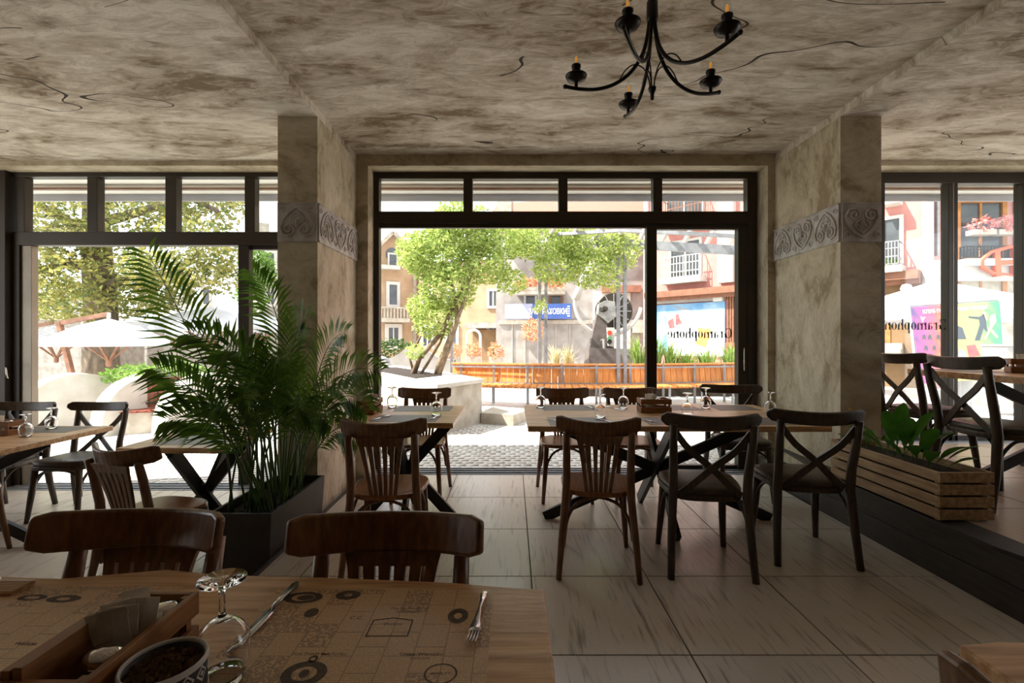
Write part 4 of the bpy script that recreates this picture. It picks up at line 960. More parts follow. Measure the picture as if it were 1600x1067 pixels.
# ---- planting behind the bench
def clump(name, px, py, Y, n, h, sp, m, label, cat='plant', grp='clumps behind the bench', w=.03):
    x = (px - CX) / F * Y; z = gz(x, Y) + (.36 if grp in ('clumps behind the bench', 'dry tufts') else 0); r = MB(); blades(r, (0, 0, 0), n, h, sp, w); o = r.build(name, m); o.location = (x, Y, z); tag(o, label, cat, grp); return o
for px, h, l in ((1000, 1.0, 'tall spiky green clump beside the projector sculpture'), (1022, 1.05, 'spiky green clump behind the window mullion'), (1048, .8, 'spiky green clump left below the seagull poster'), (1075, .6, 'low spiky green clump below middle of seagull poster'), (1105, .7, 'spiky green clump right below the seagull poster'), (1140, .8, 'spiky green clump at right edge of middle window')):
    clump('spiky_plant', px, 575, 11.2, 90, h + .15, .6, 'grass_leaf', l)
for px, l in ((868, 'dry pale grass tuft left of projector sculpture'), (888, 'dry pale grass tuft touching the sculpture plinth'), (1015, 'dry pale grass tuft behind spiky plants')): clump('grass_tuft', px, 575, 12.2, 60, .85, .4, 'dry_grass', l, grp='dry tufts')
bx = MB().box(-1.6, 3.2, -.25, 1.2, -.05, .38).build('planting_bed', 'soil'); bx.location = (2.9, 11.1, gz(2.9, 11)); tag(bx, 'raised soil bed with plants behind the orange bench', 'bed')
# ---- film projector sculpture
sc = empty('projector_sculpture', (2.25, 11.6, gz(2.25, 11.6))); tag(sc, 'old film projector sculpture with round reel on grey plinth', 'sculpture')
z0 = gz(2.25, 11.6)
def sl_(px, py, dy=0): p = at(px, py, 11.6 + dy); return Vector((p.x - 2.25, p.y - 11.6, p.z - z0))
def poly_px(pts, y0, y1, name, m, par=sc):
    a = [sl_(px, py) for px, py in pts]; MB().prism([(p.x, p.z) for p in a], 0, 1).build; mb = MB(); n = len(a)
    mb.add([(p.x, y0, p.z) for p in a] + [(p.x, y1, p.z) for p in a], [tuple(range(n)), tuple(range(2 * n - 1, n - 1, -1))] + [(i, n + i, n + (i + 1) % n, (i + 1) % n) for i in range(n)]); return mb.build(name, m, par)
poly_px([(915, 610), (962, 610), (960, 544), (917, 544)], -.35, .35, 'plinth', 'rust')
poly_px([(920, 544), (958, 544), (946, 505), (932, 490)], -.12, .12, 'column', 'rust')
poly_px([(962, 610), (985, 610), (984, 545), (962, 545)], -.2, .3, 'plinth_side', 'cabinet_grey')
reel = MB().lathe([(0, -.06), (.44, -.06), (.46, -.04), (.46, .04), (.44, .06), (0, .06)], 36, M=Matrix.Translation(sl_(959, 486, .2)) @ Matrix.Rotation(PI / 2, 4, 'X')).build('reel', 'reel', sc, smooth=False)
for i in range(12):
    a = i * PI / 6; c = sl_(959, 486, .12); MB().beam(c + Vector((.08 * math.cos(a), 0, .08 * math.sin(a))), c + Vector((.43 * math.cos(a), 0, .43 * math.sin(a))), .02, .02, (0, 1, 0)).build('spoke', 'machine', reel)
poly_px([(932, 492), (948, 505), (960, 495), (958, 472), (945, 470), (934, 476)], -.2, .1, 'lamp_house', 'machine')
MB().tube([sl_(947, 482, -.1), sl_(941, 483, -.35)], .075, 14).build('lens', 'reel', sc, smooth=True)
MB().tube([sl_(941, 483, -.34), sl_(940, 483, -.36)], .05, 14).build('lens_glass', 'black_paint', sc)
poly_px([(946, 512), (958, 512), (957, 542), (948, 540)], -.2, .02, 'film_gate', 'trim_white')
for py, m in ((520, 'red_paint'), (529, 'green_paint'), (534, 'black_paint')): MB().lathe([(0, -.02), (.055, -.02), (.055, .02), (0, .02)], 14, M=Matrix.Translation(sl_(952.5, py, -.22)) @ Matrix.Rotation(PI / 2, 4, 'X')).build('roller', m, sc)
MB().tube([sl_(940, 532, -.15), sl_(943, 530, -.3), sl_(944, 550, -.3), sl_(938, 553, -.3)], .03, 8).build('crank', 'machine', sc)
hp = []
for i in range(25):
    a = math.radians(168 + i * 7.6); hp.append(sl_(950 + 52 * math.cos(a), 472 - 52 * math.sin(a) * 1.0, .1))
MB().tube(hp, .045, 8).build('hoop', 'trim_white', sc, smooth=True)
MB().tube([sl_(899, 468, .1), sl_(910, 440, .2), sl_(932, 398, .4)], [.10, .10, .08], 10).build('horn_arm', 'trim_white', sc, smooth=True)
# ---- buildings: root at the left end of a facade, local X along it, local -Y towards the viewer
class Bld:
    def __init__(s, name, label, x0, Y0, x1, Y1):
        s.p0 = Vector((x0, Y0, 0)); s.p1 = Vector((x1, Y1, 0)); d = s.p1 - s.p0; s.len = d.length; s.a = math.atan2(d.y, d.x); s.d = d.normalized(); s.r = empty(name, (x0, Y0, 0), s.a); tag(s.r, label, 'building')
    def loc(s, px, py):  # pixel -> (along facade, height) on the facade plane
        k = (px - CX) / F; Y = (s.p0.x * s.d.y - s.p0.y * s.d.x) / (k * s.d.y - s.d.x) if abs(k * s.d.y - s.d.x) > 1e-6 else s.p0.y
        p = Vector((k * Y, Y, 0)); return ((p - s.p0).dot(s.d), H - (py - CY) / F * Y)
    def rect(s, px0, py0, px1, py1, name, m, out=.05, inn=0.0, par=None, bev=0):
        a = s.loc(px0, py0); b = s.loc(px1, py1); x0, x1 = sorted((a[0], b[0])); za = s.loc((px0 + px1) / 2, py0)[1]; zb = s.loc((px0 + px1) / 2, py1)[1]
        return MB().box(x0, x1, -out, inn, min(za, zb), max(za, zb)).build(name, m, par or s.r, bev=bev)
    def window(s, px0, py0, px1, py1, frame='trim_white', mull=1, fw=.09, par=None):
        a = s.loc(px0, py0); b = s.loc(px1, py1); x0, x1 = sorted((a[0], b[0])); z1, z0 = s.loc((px0 + px1) / 2, py0)[1], s.loc((px0 + px1) / 2, py1)[1]
        w = MB().box(x0, x1, -.03, .0, z0, z1); mb = MB()
        for q0, q1, u0, u1 in ((x0 - fw, x0, z0 - fw, z1 + fw), (x1, x1 + fw, z0 - fw, z1 + fw), (x0, x1, z1, z1 + fw), (x0, x1, z0 - fw, z0)): mb.box(q0, q1, -.08, 0, u0, u1)
        for i in range(mull): xm = x0 + (x1 - x0) * (i + 1) / (mull + 1); mb.box(xm - .03, xm + .03, -.06, 0, z0, z1)
        f = mb.build('window_frame', frame, s.r); w.build('window_pane', 'window_dark', f); return f
    def railing(s, px0, py0, px1, py1, m='bench_steel', d=.45, n=12):
        a = s.loc(px0, py0); b = s.loc(px1, py1); x0, x1 = sorted((a[0], b[0])); z1, z0 = s.loc((px0 + px1) / 2, py0)[1], s.loc((px0 + px1) / 2, py1)[1]; mb = MB()
        for z in (z0, z1, (z0 + z1) / 2 + .12, z0 + .2): mb.box(x0, x1, -d - .012, -d + .012, z - .014, z + .014)
        for i in range(n + 1):
            x = x0 + (x1 - x0) * i / n; mb.box(x - .011, x + .011, -d - .011, -d + .011, z0, z1)
        for x in (x0, x1):
            for z in (z0, z1): mb.box(x - .012, x + .012, -d, 0, z - .012, z + .012)
            for i in range(3): mb.box(x - .01, x + .01, -d * i / 3 - .01, -d * i / 3 + .01, z0, z1)
        r = mb.build('railing', m, s.r)
        MB().box(x0 - .08, x1 + .08, -d - .08, 0, z0 - .22, z0 - .04).build('balcony_slab', 'trim_white', s.r); return r
    def flowers(s, px0, py0, px1, py1, m, d=.5, n=160, size=.13):
        a = s.loc(px0, py0); b = s.loc(px1, py1); x0, x1 = sorted((a[0], b[0])); z1, z0 = s.loc((px0 + px1) / 2, py0)[1], s.loc((px0 + px1) / 2, py1)[1]; h = (z1 - z0)
        bx = MB().box(x0, x1, -d - .12, -d + .12, z0, z0 + h * .3).build('flower_box', 'concrete', s.r)
        f = MB(); leaves(f, ((x0 + x1) / 2, -d, z0 + h * .6), ((x1 - x0) / 2, .25, h * .5), n, size); o = f.build('blossoms', m, bx); o['kind'] = 'stuff'; return bx
def xy(px, Y): return (px - CX) / F * Y
# pink house seen through the middle and right windows
pk = Bld('pink_house', 'salmon pink house with white balconies and seagull poster, seen through middle window', xy(1010, 19), 19, 10.9, 12.6)
MB().box(0, pk.len, 0, 5, -1.2, 11).build('wall', 'pink', pk.r)
pk.rect(1008, 300, 1014, 575, 'downpipe', 'trim_white', .12)
pk.rect(1016, 441, 1440, 452, 'cornice', 'brown_trim', .45)
pk.rect(1016, 452, 1440, 458, 'cornice_soffit', 'brown_trim', .3)
pk.rect(1024, 456, 1136, 472, 'shop_fascia', 'brown_wall', .12); pk.rect(1030, 464, 1134, 472, 'fascia_sign', 'cabinet_grey', .16); pk.rect(1118, 465, 1132, 471, 'fascia_lamp', 'trim_white', .2)
ps_ = pk.rect(1026, 474, 1134, 552, 'seagull_poster', 'poster_blue', .08); ps_['label'] = 'blue shop window poster with a flying seagull'
pk.rect(1044, 488, 1134, 556, 'poster_card', 'poster_white', .085, -.07, ps_)
def flat(b, pts, name, m, par, out): a = [b.loc(*p) for p in pts]; mb = MB(); mb.add([(x, -out, z) for x, z in a], [tuple(range(len(a)))]); return mb.build(name, m, par)
flat(pk, [(1052, 477), (1078, 484), (1102, 494), (1130, 488), (1132, 492), (1106, 499), (1098, 498), (1072, 489)], 'gull_wing', 'gull_grey', ps_, .092)
flat(pk, [(1098, 496), (1106, 498), (1110, 508), (1100, 509)], 'gull_body', 'gull_grey', ps_, .094)
flat(pk, [(1092, 512), (1113, 514), (1110, 528), (1104, 543), (1088, 537), (1094, 525)], 'printed_shape', 'poster_orange', ps_, .094)
flat(pk, [(1045, 502), (1054, 497), (1056, 512), (1048, 513)], 'printed_shape', 'poster_red', ps_, .094); flat(pk, [(1058, 492), (1062, 490), (1064, 498), (1068, 505), (1058, 508)], 'printed_shape', 'poster_red', ps_, .096)
for i in range(5): pk.rect(1137 + i * 4, 452, 1139.5 + i * 4, 540, 'shutter_board', 'brown_trim', .06)
pk.rect(1135, 535, 1156, 556, 'door_step_panel', 'brown_trim', .09)
pk.window(1050, 378, 1094, 435, 'trim_white', 1); pk.railing(1044, 402, 1102, 434, 'trim_white'); pk.window(1044, 300, 1098, 345, 'trim_white', 1); pk.railing(1046, 312, 1106, 350, 'brown_trim')
pk.rect(1126, 300, 1150, 442, 'white_bay', 'trim_white', .25); pk.window(1146, 404, 1158, 424, 'brown_trim', 0)
pk.window(1383, 343, 1406, 417, 'trim_white', 0); pk.railing(1370, 382, 1410, 416, 'bench_steel', .5, 8)
pk.rect(1383, 312, 1411, 323, 'balcony_slab', 'trim_white', .5); pk.flowers(1390, 408, 1404, 417, 'green_leaf', .35, 50, .1)
pk.rect(1375, 440, 1446, 640, 'ground_floor_wall', 'brown_wall', .03); pk.rect(1376, 460, 1392, 540, 'shop_door', 'window_wood', .06)
for i in range(3): pk.rect(1375, 536 + i * 9, 1412, 545 + i * 9, 'entrance_step', 'concrete', .2 + .18 * i)
lampo = MB().lathe([(0, -.14), (.1, -.1), (.14, 0), (.1, .1), (0, .14)], 14); a = pk.loc(1420, 452); lampo.v = [(x + a[0], y - .3, z + a[1]) for x, y, z in lampo.v]; lampo.build('globe_lamp', 'trim_white', pk.r, smooth=True)
# pale pink corner house with the orange sign
hb = Bld('pale_pink_house', 'pale pink house with wooden windows, flower boxes and orange sign, right window', 10.95, 12.6, 22, 12.3)
MB().box(0, hb.len, 0, 4, -1, 10).build('wall', 'pink_pale', hb.r)
hb.rect(1440, 200, 1453, 590, 'corner_strip', 'trim_white', .12); hb.rect(1452, 408, 1720, 440, 'cornice', 'trim_white', .25); hb.rect(1452, 440, 1720, 600, 'ground_floor_wall', 'concrete', .04)
hb.window(1497, 318, 1562, 402, 'window_wood', 1, .12); hb.window(1590, 310, 1650, 402, 'window_wood', 1, .12); hb.window(1497, 436, 1562, 470, 'window_wood', 1, .12); hb.window(1590, 488, 1640, 520, 'window_wood', 0, .12)
hb.railing(1495, 388, 1568, 405, 'iron', .3, 14)
hb.flowers(1496, 347, 1530, 372, 'pink_flower', .35, 150, .12); hb.flowers(1534, 347, 1572, 372, 'pink_flower', .35, 150, .12)
g = hb.rect(1476, 290, 1720, 308, 'window_awning', 'green_awning', .8)
for p in (1460, 1598): hb.rect(p, 300, p + 2.5, 400, 'awning_stay', 'bench_steel', .1)
sg = empty('sign_root'); a = hb.loc(1583, 412); sg.name = 'orange_shop_sign'; sg.parent = hb.r
bpy.data.objects.remove(sg)
sgn = text('shop_sign_letters', 'Happy', .95, 'orange_sign', hb.r, Matrix.Translation((a[0] + .35, -.34, a[1] - .02)) @ Matrix.Rotation(PI / 2, 4, 'X') @ Matrix.Shear('XZ', 4, (0, 0)) @ R2(.05), .06, off=.018); sgn['label'] = 'orange raised shop sign letters'
sw = [hb.loc(px, py) for px, py in ((1560, 432), (1530, 430), (1514, 421), (1513, 410), (1527, 398), (1555, 390), (1600, 385), (1650, 386))]
MB().tube([(x, -.36, z) for x, z in sw], [.02, .05, .06, .055, .05, .05, .05, .04], 8).build('sign_swoosh', 'orange_sign', hb.r, smooth=True)
# grey stone house in the middle
gh = Bld('grey_house', 'weathered grey house with red tiled eave behind the projector sculpture', xy(775, 21), 21, xy(1014, 20), 20)
MB().box(0, gh.len, 0, 5, -1, 6.4).build('wall', 'grey_render', gh.r)
a, b = gh.loc(775, 330)[0], gh.len + .4
MB().add([(a - .4, -.7, 6.35), (b, -.7, 6.35), (b, 3, 8.2), (a - .4, 3, 8.2), (a - .4, -.7, 6.2), (b, -.7, 6.2), (b, 3, 8.0), (a - .4, 3, 8.0)], [(0, 1, 2, 3), (7, 6, 5, 4), (0, 4, 5, 1), (1, 5, 6, 2), (2, 6, 7, 3), (3, 7, 4, 0)]).build('roof', 'roof_tile', gh.r)
for i in range(30): MB().box(a + i * .24, a + i * .24 + .12, -.72, .6, 6.36 + .0, 6.44).build('roof_tile', 'roof_tile', gh.r)
gh.rect(778, 300, 800, 345, 'chimney', 'concrete', .2, .4)
gh.window(822, 455, 836, 478, 'trim_white', 0); gh.rect(808, 455, 884, 462, 'balcony_slab', 'concrete', .8); gh.flowers(806, 440, 845, 456, 'orange_flower', .7, 180, .2); gh.flowers(850, 440, 884, 456, 'orange_flower', .7, 180, .2); gh.window(862, 462, 876, 478, 'brown_trim', 0)
gh.rect(780, 500, 1012, 506, 'string_course', 'concrete', .08); gh.rect(926, 455, 985, 575, 'wall_panel', 'render_white', .08); gh.rect(940, 448, 1000, 458, 'porch_roof', 'brown_trim', .5); gh.rect(988, 500, 1008, 520, 'ledge', 'concrete', .3)
for px in (800, 820, 848, 868, 890): gh.rect(px, 500, px + 1.2, 575, 'board_joint', 'concrete', .05)
gs = gh.rect(792, 476, 893, 499, 'shop_sign', 'sign_blue', .5, -.35); gs['label'] = 'blue shop sign with white lettering'
gh.rect(792, 476, 834, 499, 'sign_blank', 'sign_pale', .52, -.49, gs)
a = gh.loc(858, 488)
text('sign_lettering', 'ЗАСТРАХОВКИ', .33, 'sign_white', gs, Matrix.Translation((a[0] - .02, -.535, a[1])) @ Matrix.Rotation(PI / 2, 4, 'X'), .004, off=.008, sx=.66)
for i in range(5): gh.rect(887, 479 + i * 3.6, 891, 480.8 + i * 3.6, 'sign_stripe', 'sign_white', .52, -.49, gs)
hbk = empty('hanging_basket', at(832, 520, 19.6)); tag(hbk, 'hanging basket of orange flowers before the grey house', 'basket')
MB().lathe([(0, -.25), (.22, -.2), (.3, 0), (.27, .02), (0, 0)], 14).build('basket', 'concrete', hbk, smooth=True)
m_ = MB(); leaves(m_, (0, 0, .1), (.42, .42, .45), 330, .16); o = m_.build('blossoms', 'orange_flower', hbk); o['kind'] = 'stuff'
for dx in (-.15, 0, .15): MB().beam((dx, 0, .1), (dx * .2, 0, 1.1), .012, .012).build('chain', 'iron', hbk)
# brown gabled house at the left of the middle window, terrace house between
bh = Bld('gabled_house', 'sunlit beige gabled house with arched window, left in middle window', xy(560, 24), 24, xy(662, 25.5), 25.5)
L_ = bh.len; ap = bh.loc(612, 368); zl = bh.loc(580, 395)[1]
MB().add([(0, 0, -1.2), (L_, 0, -1.2), (L_, 0, zl - .4), (ap[0], 0, ap[1]), (0, 0, zl - .8), (0, 6, -1.2), (L_, 6, -1.2), (L_, 6, zl - .4), (ap[0], 6, ap[1]), (0, 6, zl - .8)], [(0, 1, 2, 3, 4), (9, 8, 7, 6, 5), (0, 4, 9, 5), (1, 6, 7, 2)]).build('wall', 'beige_house', bh.r)
for q, zz in ((0 - .3, zl - 1.05), (L_ + .3, zl - .6)): MB().ribbon([(ap[0], 2.8, ap[1] + .12), (q, 2.8, zz)], 6.4, .18, (0, 1, 0)).build('roof_slope', 'concrete', bh.r)
bh.rect(620, 356, 628, 372, 'chimney', 'concrete', -1, 1.8)
wn = bh.window(608, 398, 619, 415, 'trim_white', 0); c = bh.loc(613.5, 398); MB().lathe([(0, -.03), (.36, -.03), (.36, 0), (0, 0)], 20, M=Matrix.Translation((c[0], -.06, c[1])) @ Matrix.Rotation(PI / 2, 4, 'X')).build('arch_head', 'window_dark', bh.r)
bh.rect(590, 416, 622, 422, 'stone_ledge', 'render_white', .5); bh.window(608, 445, 620, 476, 'trim_white', 0, .16); bh.window(607, 512, 622, 540, 'trim_white', 1, .2); bh.rect(645, 380, 650, 560, 'pilaster', 'concrete', .12)
bh.rect(588, 498, 634, 504, 'balcony_slab', 'concrete', .9); bh.rect(588, 481, 634, 483.5, 'balcony_rail', 'concrete', .9, -.7)
for i in range(9): bh.rect(589 + i * 5, 483, 591.5 + i * 5, 498, 'baluster', 'concrete', .88, -.74)
th = Bld('terrace_house', 'cream terrace house behind the wisteria, white window frames', xy(655, 24), 24, xy(790, 23), 23)
MB().box(0, th.len, 0, 5, -1, 5.2).build('wall', 'beige_house', th.r); th.rect(650, 380, 790, 386, 'eaves', 'concrete', .5)
for px in (662, 700, 765): th.window(px, 455, px + 12, 478, 'trim_white', 1, .12); th.window(px, 512, px + 13, 540, 'trim_white', 1, .14)
th.rect(740, 515, 780, 560, 'shop_front', 'brown_wall', .15); th.rect(735, 505, 784, 513, 'shop_awning', 'stone_wall', .9)
hop = MB().tube([at(730, 592, 17)] + [at(740 + 10.5 * math.cos(a_), 526 - 10.5 * math.sin(a_), 17) for a_ in [PI - i * PI / 10 for i in range(11)]] + [at(751, 592, 17)], .05, 8).build('white_hoop', 'trim_white', smooth=True); tag(hop, 'white metal hoop arch before the terrace house', 'arch')
for i, (px, l) in enumerate(((708, 'orange flower trough under the wisteria, left'), (740, 'orange flower trough inside the white hoop'), (775, 'orange flower trough right of the white hoop'))):
    r = empty('flower_trough', at(px, 552, 16)); tag(r, l, 'planter', 'flower troughs'); MB().box(-.24, .24, -.12, .12, -.5, -.1).build('trough', 'concrete', r); MB().box(-.03, .03, -.03, .03, -1.4, -.5).build('stand', 'iron', r); m_ = MB(); leaves(m_, (0, 0, .05), (.24, .2, .3), 240, .12); o = m_.build('blossoms', 'orange_flower', r); o['kind'] = 'stuff'
# wavy grey wall, hedge and tube rail at the left of the middle window
wv = []
for i in range(25):
    t = i / 24; px = 560 + 150 * t; Y = 14; wv.append((xy(px, Y), H - (562 - 24 * math.exp(-((px - 648) / 26) ** 2) - CY) / F * Y))
mb = MB(); n = len(wv); vs = [(x, 14, z) for x, z in wv] + [(x, 14, -.8) for x, z in wv] + [(x, 14.3, z) for x, z in wv] + [(x, 14.3, -.8) for x, z in wv]
mb.add(vs, sum([[(i, n + i, n + i + 1, i + 1), (2 * n + i, 2 * n + i + 1, 3 * n + i + 1, 3 * n + i), (i, i + 1, 2 * n + i + 1, 2 * n + i)] for i in range(n - 1)], [])); tag(mb.build('wavy_wall', 'grey_render'), 'grey wavy topped wall behind the planter wall', 'wall')
m_ = MB(); leaves(m_, (0, 0, 0), (.75, .4, .45), 900, .12); o = m_.build('hedge_bush', 'hedge'); o.location = at(612, 551, 15.3); tag(o, 'trimmed green bush behind the wavy grey wall', 'bush')
t_ = MB().tube([at(590, 556, 12), at(605, 562, 12), at(612, 580, 12), at(612, 600, 12)], .05, 8).build('tube_rail', 'bench_steel', smooth=True); tag(t_, 'bent grey tube rail at left of middle window', 'rail')
# ---- gazebo tent with banner (right window)
tn = empty('gazebo_tent', (9.2, 10.3, gz(9, 10))); tag(tn, 'white pyramid gazebo tent with gathered curtains outside right window', 'tent')
zt = gz(9, 10); ex = 1.75; ze = at(1383, 488, 9.3).z - zt + .05; za = at(1505, 438, 10.3).z - zt
cor = [(-ex, -ex), (ex, -ex), (ex, ex), (-ex, ex)]
can = MB(); can.add([(x, y, ze) for x, y in cor] + [(x * .45, y * .45, ze + (za - ze) * .50) for x, y in cor] + [(0, 0, za)] + [(x, y, ze - .2) for x, y in cor], [(0, 1, 5, 4), (1, 2, 6, 5), (2, 3, 7, 6), (3, 0, 4, 7), (4, 5, 8), (5, 6, 8), (6, 7, 8), (7, 4, 8), (9, 10, 1, 0), (10, 11, 2, 1), (11, 12, 3, 2), (12, 9, 0, 3)]); can.build('canopy', 'canvas', tn)
for x, y in cor: MB().box(x - .03, x + .03, y - .03, y + .03, 0, ze).build('leg', 'trim_white', tn)
for sx in (-1, 1):
    mb = MB(); pts = []
    for i in range(15):
        w = .03 * (1 if i % 2 else -1); pts.append((i / 14, w))
    x0 = sx * 1.1; top = [(x0 - .12 + .24 * u, -ex + w, ze - .1) for u, w in pts]; bot = [(x0 + sx * .12 - .28 + .56 * u, -ex + w * 2, .05) for u, w in pts]
    mb.add(top + bot, [(i, i + 1, 16 + i, 15 + i) for i in range(14)]); mb.build('curtain', 'canvas', tn)
bn_ = empty('dance_banner', (0, 0, 0)); tag(bn_, 'rainbow coloured dance club banner with dancing figures under the tent', 'banner')
yb = 8.45
P = [at(1424, 480, yb), at(1562, 470, yb), at(1570, 590, yb), at(1440, 600, yb)]
mb = MB(); mb.add([p for p in P] + [p + Vector((0, .02, 0)) for p in P], [(3, 2, 1, 0), (4, 5, 6, 7), (0, 1, 5, 4), (1, 2, 6, 5), (2, 3, 7, 6), (3, 0, 4, 7)]); mb.build('printed_sheet', 'banner', bn_)
for a, b in ((0, 3), (1, 2)): MB().tube([P[a] + Vector((0, .05, .03)), P[b] + (P[b] - P[a]) * .6 + Vector((0, .1, 0))], .025, 8).build('frame_pole', 'trim_white', bn_)
MB().tube([P[0] + Vector((0, .04, .02)), P[1] + Vector((0, .04, .02))], .018, 8).build('top_bar', 'bench_steel', bn_)
def pf(pts, m, name='printed_figure', dy=.004): mb = MB(); mb.add([at(px, py, yb - dy) for px, py in pts], [tuple(range(len(pts)))]); mb.build(name, m, bn_)
pf([(1513, 494), (1531, 495), (1537, 490), (1541, 502), (1542, 512), (1544, 521), (1537, 513), (1531, 532), (1523, 532), (1531, 508), (1530, 499), (1514, 497)], 'suit_print')
pf([(1534, 486), (1540, 487), (1543, 500), (1540, 502)], 'skin_print'); pf([(1548, 492), (1555, 490), (1557, 502), (1549, 514), (1541, 530), (1537, 530), (1546, 510), (1546, 500)], 'skin_print', dy=.006); pf([(1550, 514), (1560, 526), (1557, 528), (1547, 517)], 'skin_print')
pf([(1494, 508), (1504, 512), (1510, 530), (1494, 530)], 'suit_print'); pf([(1510, 540), (1524, 538), (1532, 556), (1514, 558)], 'poster_red'); pf([(1545, 540), (1553, 536), (1556, 554), (1546, 556)], 'poster_red'); pf([(1498, 544), (1507, 548), (1512, 558), (1496, 558)], 'gull_grey')
for px, py in ((1444, 528), (1453, 528), (1466, 528), (1447, 545), (1460, 545)): pf([(px - 2, py - 5), (px + 2, py - 5), (px + 3, py + 4), (px, py), (px - 3, py + 4)], 'suit_print')
pf([(1438, 494), (1441, 496), (1446, 495), (1443, 500), (1442, 505), (1440, 500)], 'sign_white')
d_ = (P[1] - P[0]); ang = math.atan2(d_.z, d_.x)
text('banner_heading', 'КЛУБ ПО СПОРТНИ ТАНЦИ', .085, 'sign_white', bn_, Matrix.Translation(at(1492, 484, yb - .008)) @ Matrix.Rotation(-ang, 4, 'Y') @ Matrix.Rotation(PI / 2, 4, 'X'), .001, off=.003)
cb = empty('utility_cabinet', (at(1580, 600, 7.4).x, 7.4, .28)); tag(cb, 'plain grey outdoor cabinet outside right window', 'cabinet')
MB().box(-.22, .45, -.15, .25, 0, at(1580, 541, 7.4).z - .28).build('cabinet_body', 'cabinet_grey', cb, bev=.006); MB().box(-.235, .465, -.165, .265, at(1580, 541, 7.4).z - .28, at(1580, 538, 7.4).z - .28).build('cabinet_lid', 'cabinet_grey', cb)
# ---- left street: arched walls, benches, parasols, plane tree
def arch_wall(px, Y, rpx, label):
    x = xy(px, Y); g_ = gz(x, Y); rad = rpx / F * Y; top = H - (583 - CY) / F * Y; r = empty('arched_wall', (x, Y, g_)); tag(r, label, 'wall', 'arched walls along the street'); hh = top - g_
    out = [(-rad, -.1)] + [(-rad * math.cos(i * PI / 24), hh * math.sin(i * PI / 24) ** .8 if i not in (0, 24) else 0) for i in range(25)] + [(rad, -.1)]
    mb = MB(); n = len(out); mb.add([(a, -.3, b) for a, b in out] + [(a, .3, b) for a, b in out], [tuple(range(n)), tuple(range(2 * n - 1, n - 1, -1))] + [(i, n + i, n + (i + 1) % n, (i + 1) % n) for i in range(n)]); o = mb.build('arch_body', 'render_white', r); r.rotation_euler = (0, 0, 1.0); return r
arch_wall(118, 9.3, 74, 'white half-round wall nearest left window jamb'); arch_wall(238, 9.3, 70, 'white half-round wall in middle, behind red slatted bench'); arch_wall(330, 8.9, 70, 'white half-round wall behind the palm')
rb = empty('red_bench', (xy(252, 9.0), 9.0, gz(-6.6, 9.0)), .25); tag(rb, 'red-brown slatted bench between the white half-round walls', 'bench')
for i in range(7):
    MB().box(-.48 + i * .14, -.36 + i * .14, .04, .075, .42, .98).build('back_board', 'bench_red', rb); MB().box(-.48 + i * .14, -.36 + i * .14, -.42, .04, .38, .41).build('seat_board', 'bench_red', rb)
MB().box(-.5, .52, -.38, .2, -.1, .38).build('base', 'concrete', rb)
for z in (.5, .92): MB().box(-.5, .51, .02, .04, z - .015, z + .015).build('rail', 'iron', rb)
m_ = MB(); leaves(m_, (0, 0, 0), (1.1, .6, .25), 900, .12); o = m_.build('trailing_hedge', 'green_leaf'); o.location = at(250, 587, 9.6); tag(o, 'pale green trailing hedge above the red bench', 'hedge')
clump('grass_tuft', 70, 590, 10.4, 160, 1.15, .9, 'grass_leaf', 'feathery green grass behind nearest half-round wall', grp='left street grasses')
clump('grass_tuft', 205, 585, 11.2, 90, 1.3, .6, 'grass_leaf', 'bright green grass clump beside the tree trunk', grp='left street grasses')
clump('grass_tuft', 175, 585, 11.0, 50, .9, .5, 'green_leaf', 'small dark grass clump at foot of the plane tree', grp='left street grasses')
def parasol(px, py_apex, py_edge, rpx, Y, label, arm=True, n=8):
    x = xy(px, Y); g_ = gz(x, Y); r = empty('parasol', (x, Y, g_)); tag(r, label, 'parasol', 'white street parasols'); rad = rpx / F * Y; za, ze = H - (py_apex - CY) / F * Y - g_, H - (py_edge - CY) / F * Y - g_
    mb = MB(); ring = [(rad * math.cos(2 * PI * i / n + .3), rad * math.sin(2 * PI * i / n + .3)) for i in range(n)]
    mid = [(.5 * a, .5 * b, ze + (za - ze) * .62) for a, b in ring]
    mb.add([(0, 0, za)] + mid + [(a, b, ze) for a, b in ring] + [(a * 1.0, b * 1.0, ze - .16) for a, b in ring], [(0, 1 + i, 1 + (i + 1) % n) for i in range(n)] + [(1 + i, 1 + n + i, 1 + n + (i + 1) % n, 1 + (i + 1) % n) for i in range(n)] + [(1 + n + i, 1 + 2 * n + i, 1 + 2 * n + (i + 1) % n, 1 + n + (i + 1) % n) for i in range(n)]); mb.build('canopy', 'canvas', r)
    hub = MB().lathe([(.05, ze - .75), (.07, ze - .7), (.07, ze - .55), (.05, ze - .5), (0, ze - .5)], 10).build('hub', 'wood_arm', r)
    for i in range(n): a, b = ring[i]; MB().beam((0, 0, ze - .6), (a * .6, b * .6, ze + (za - ze) * .36 - .04), .05, .035).build('rib', 'wood_arm', r)
    if arm:
        MB().beam((0, 0, za + .12), (-rad * .95, 0, za - .15), .09, .12).build('arm', 'wood_arm', r); MB().beam((-rad * .95, 0, za - .12), (-rad * .55, 0, 0), .12, .12, (0, 1, 0)).build('mast', 'wood_arm', r); MB().box(-.9 * rad, -.2 * rad, -.4, .4, 0, .06).build('base', 'iron', r); MB().tube([(0, 0, za), (0, 0, za + .16)], .05, 8).build('finial', 'trim_white', r)
    else: MB().tube([(0, 0, 0), (0, 0, za)], .05, 8).build('pole', 'trim_white', r)
parasol(88, 508, 534, 60, 16.9, 'white cantilever parasol farthest left, wooden ribs')
parasol(170, 497, 532, 82, 13.6, 'white cantilever parasol with wooden arm before the trunk')
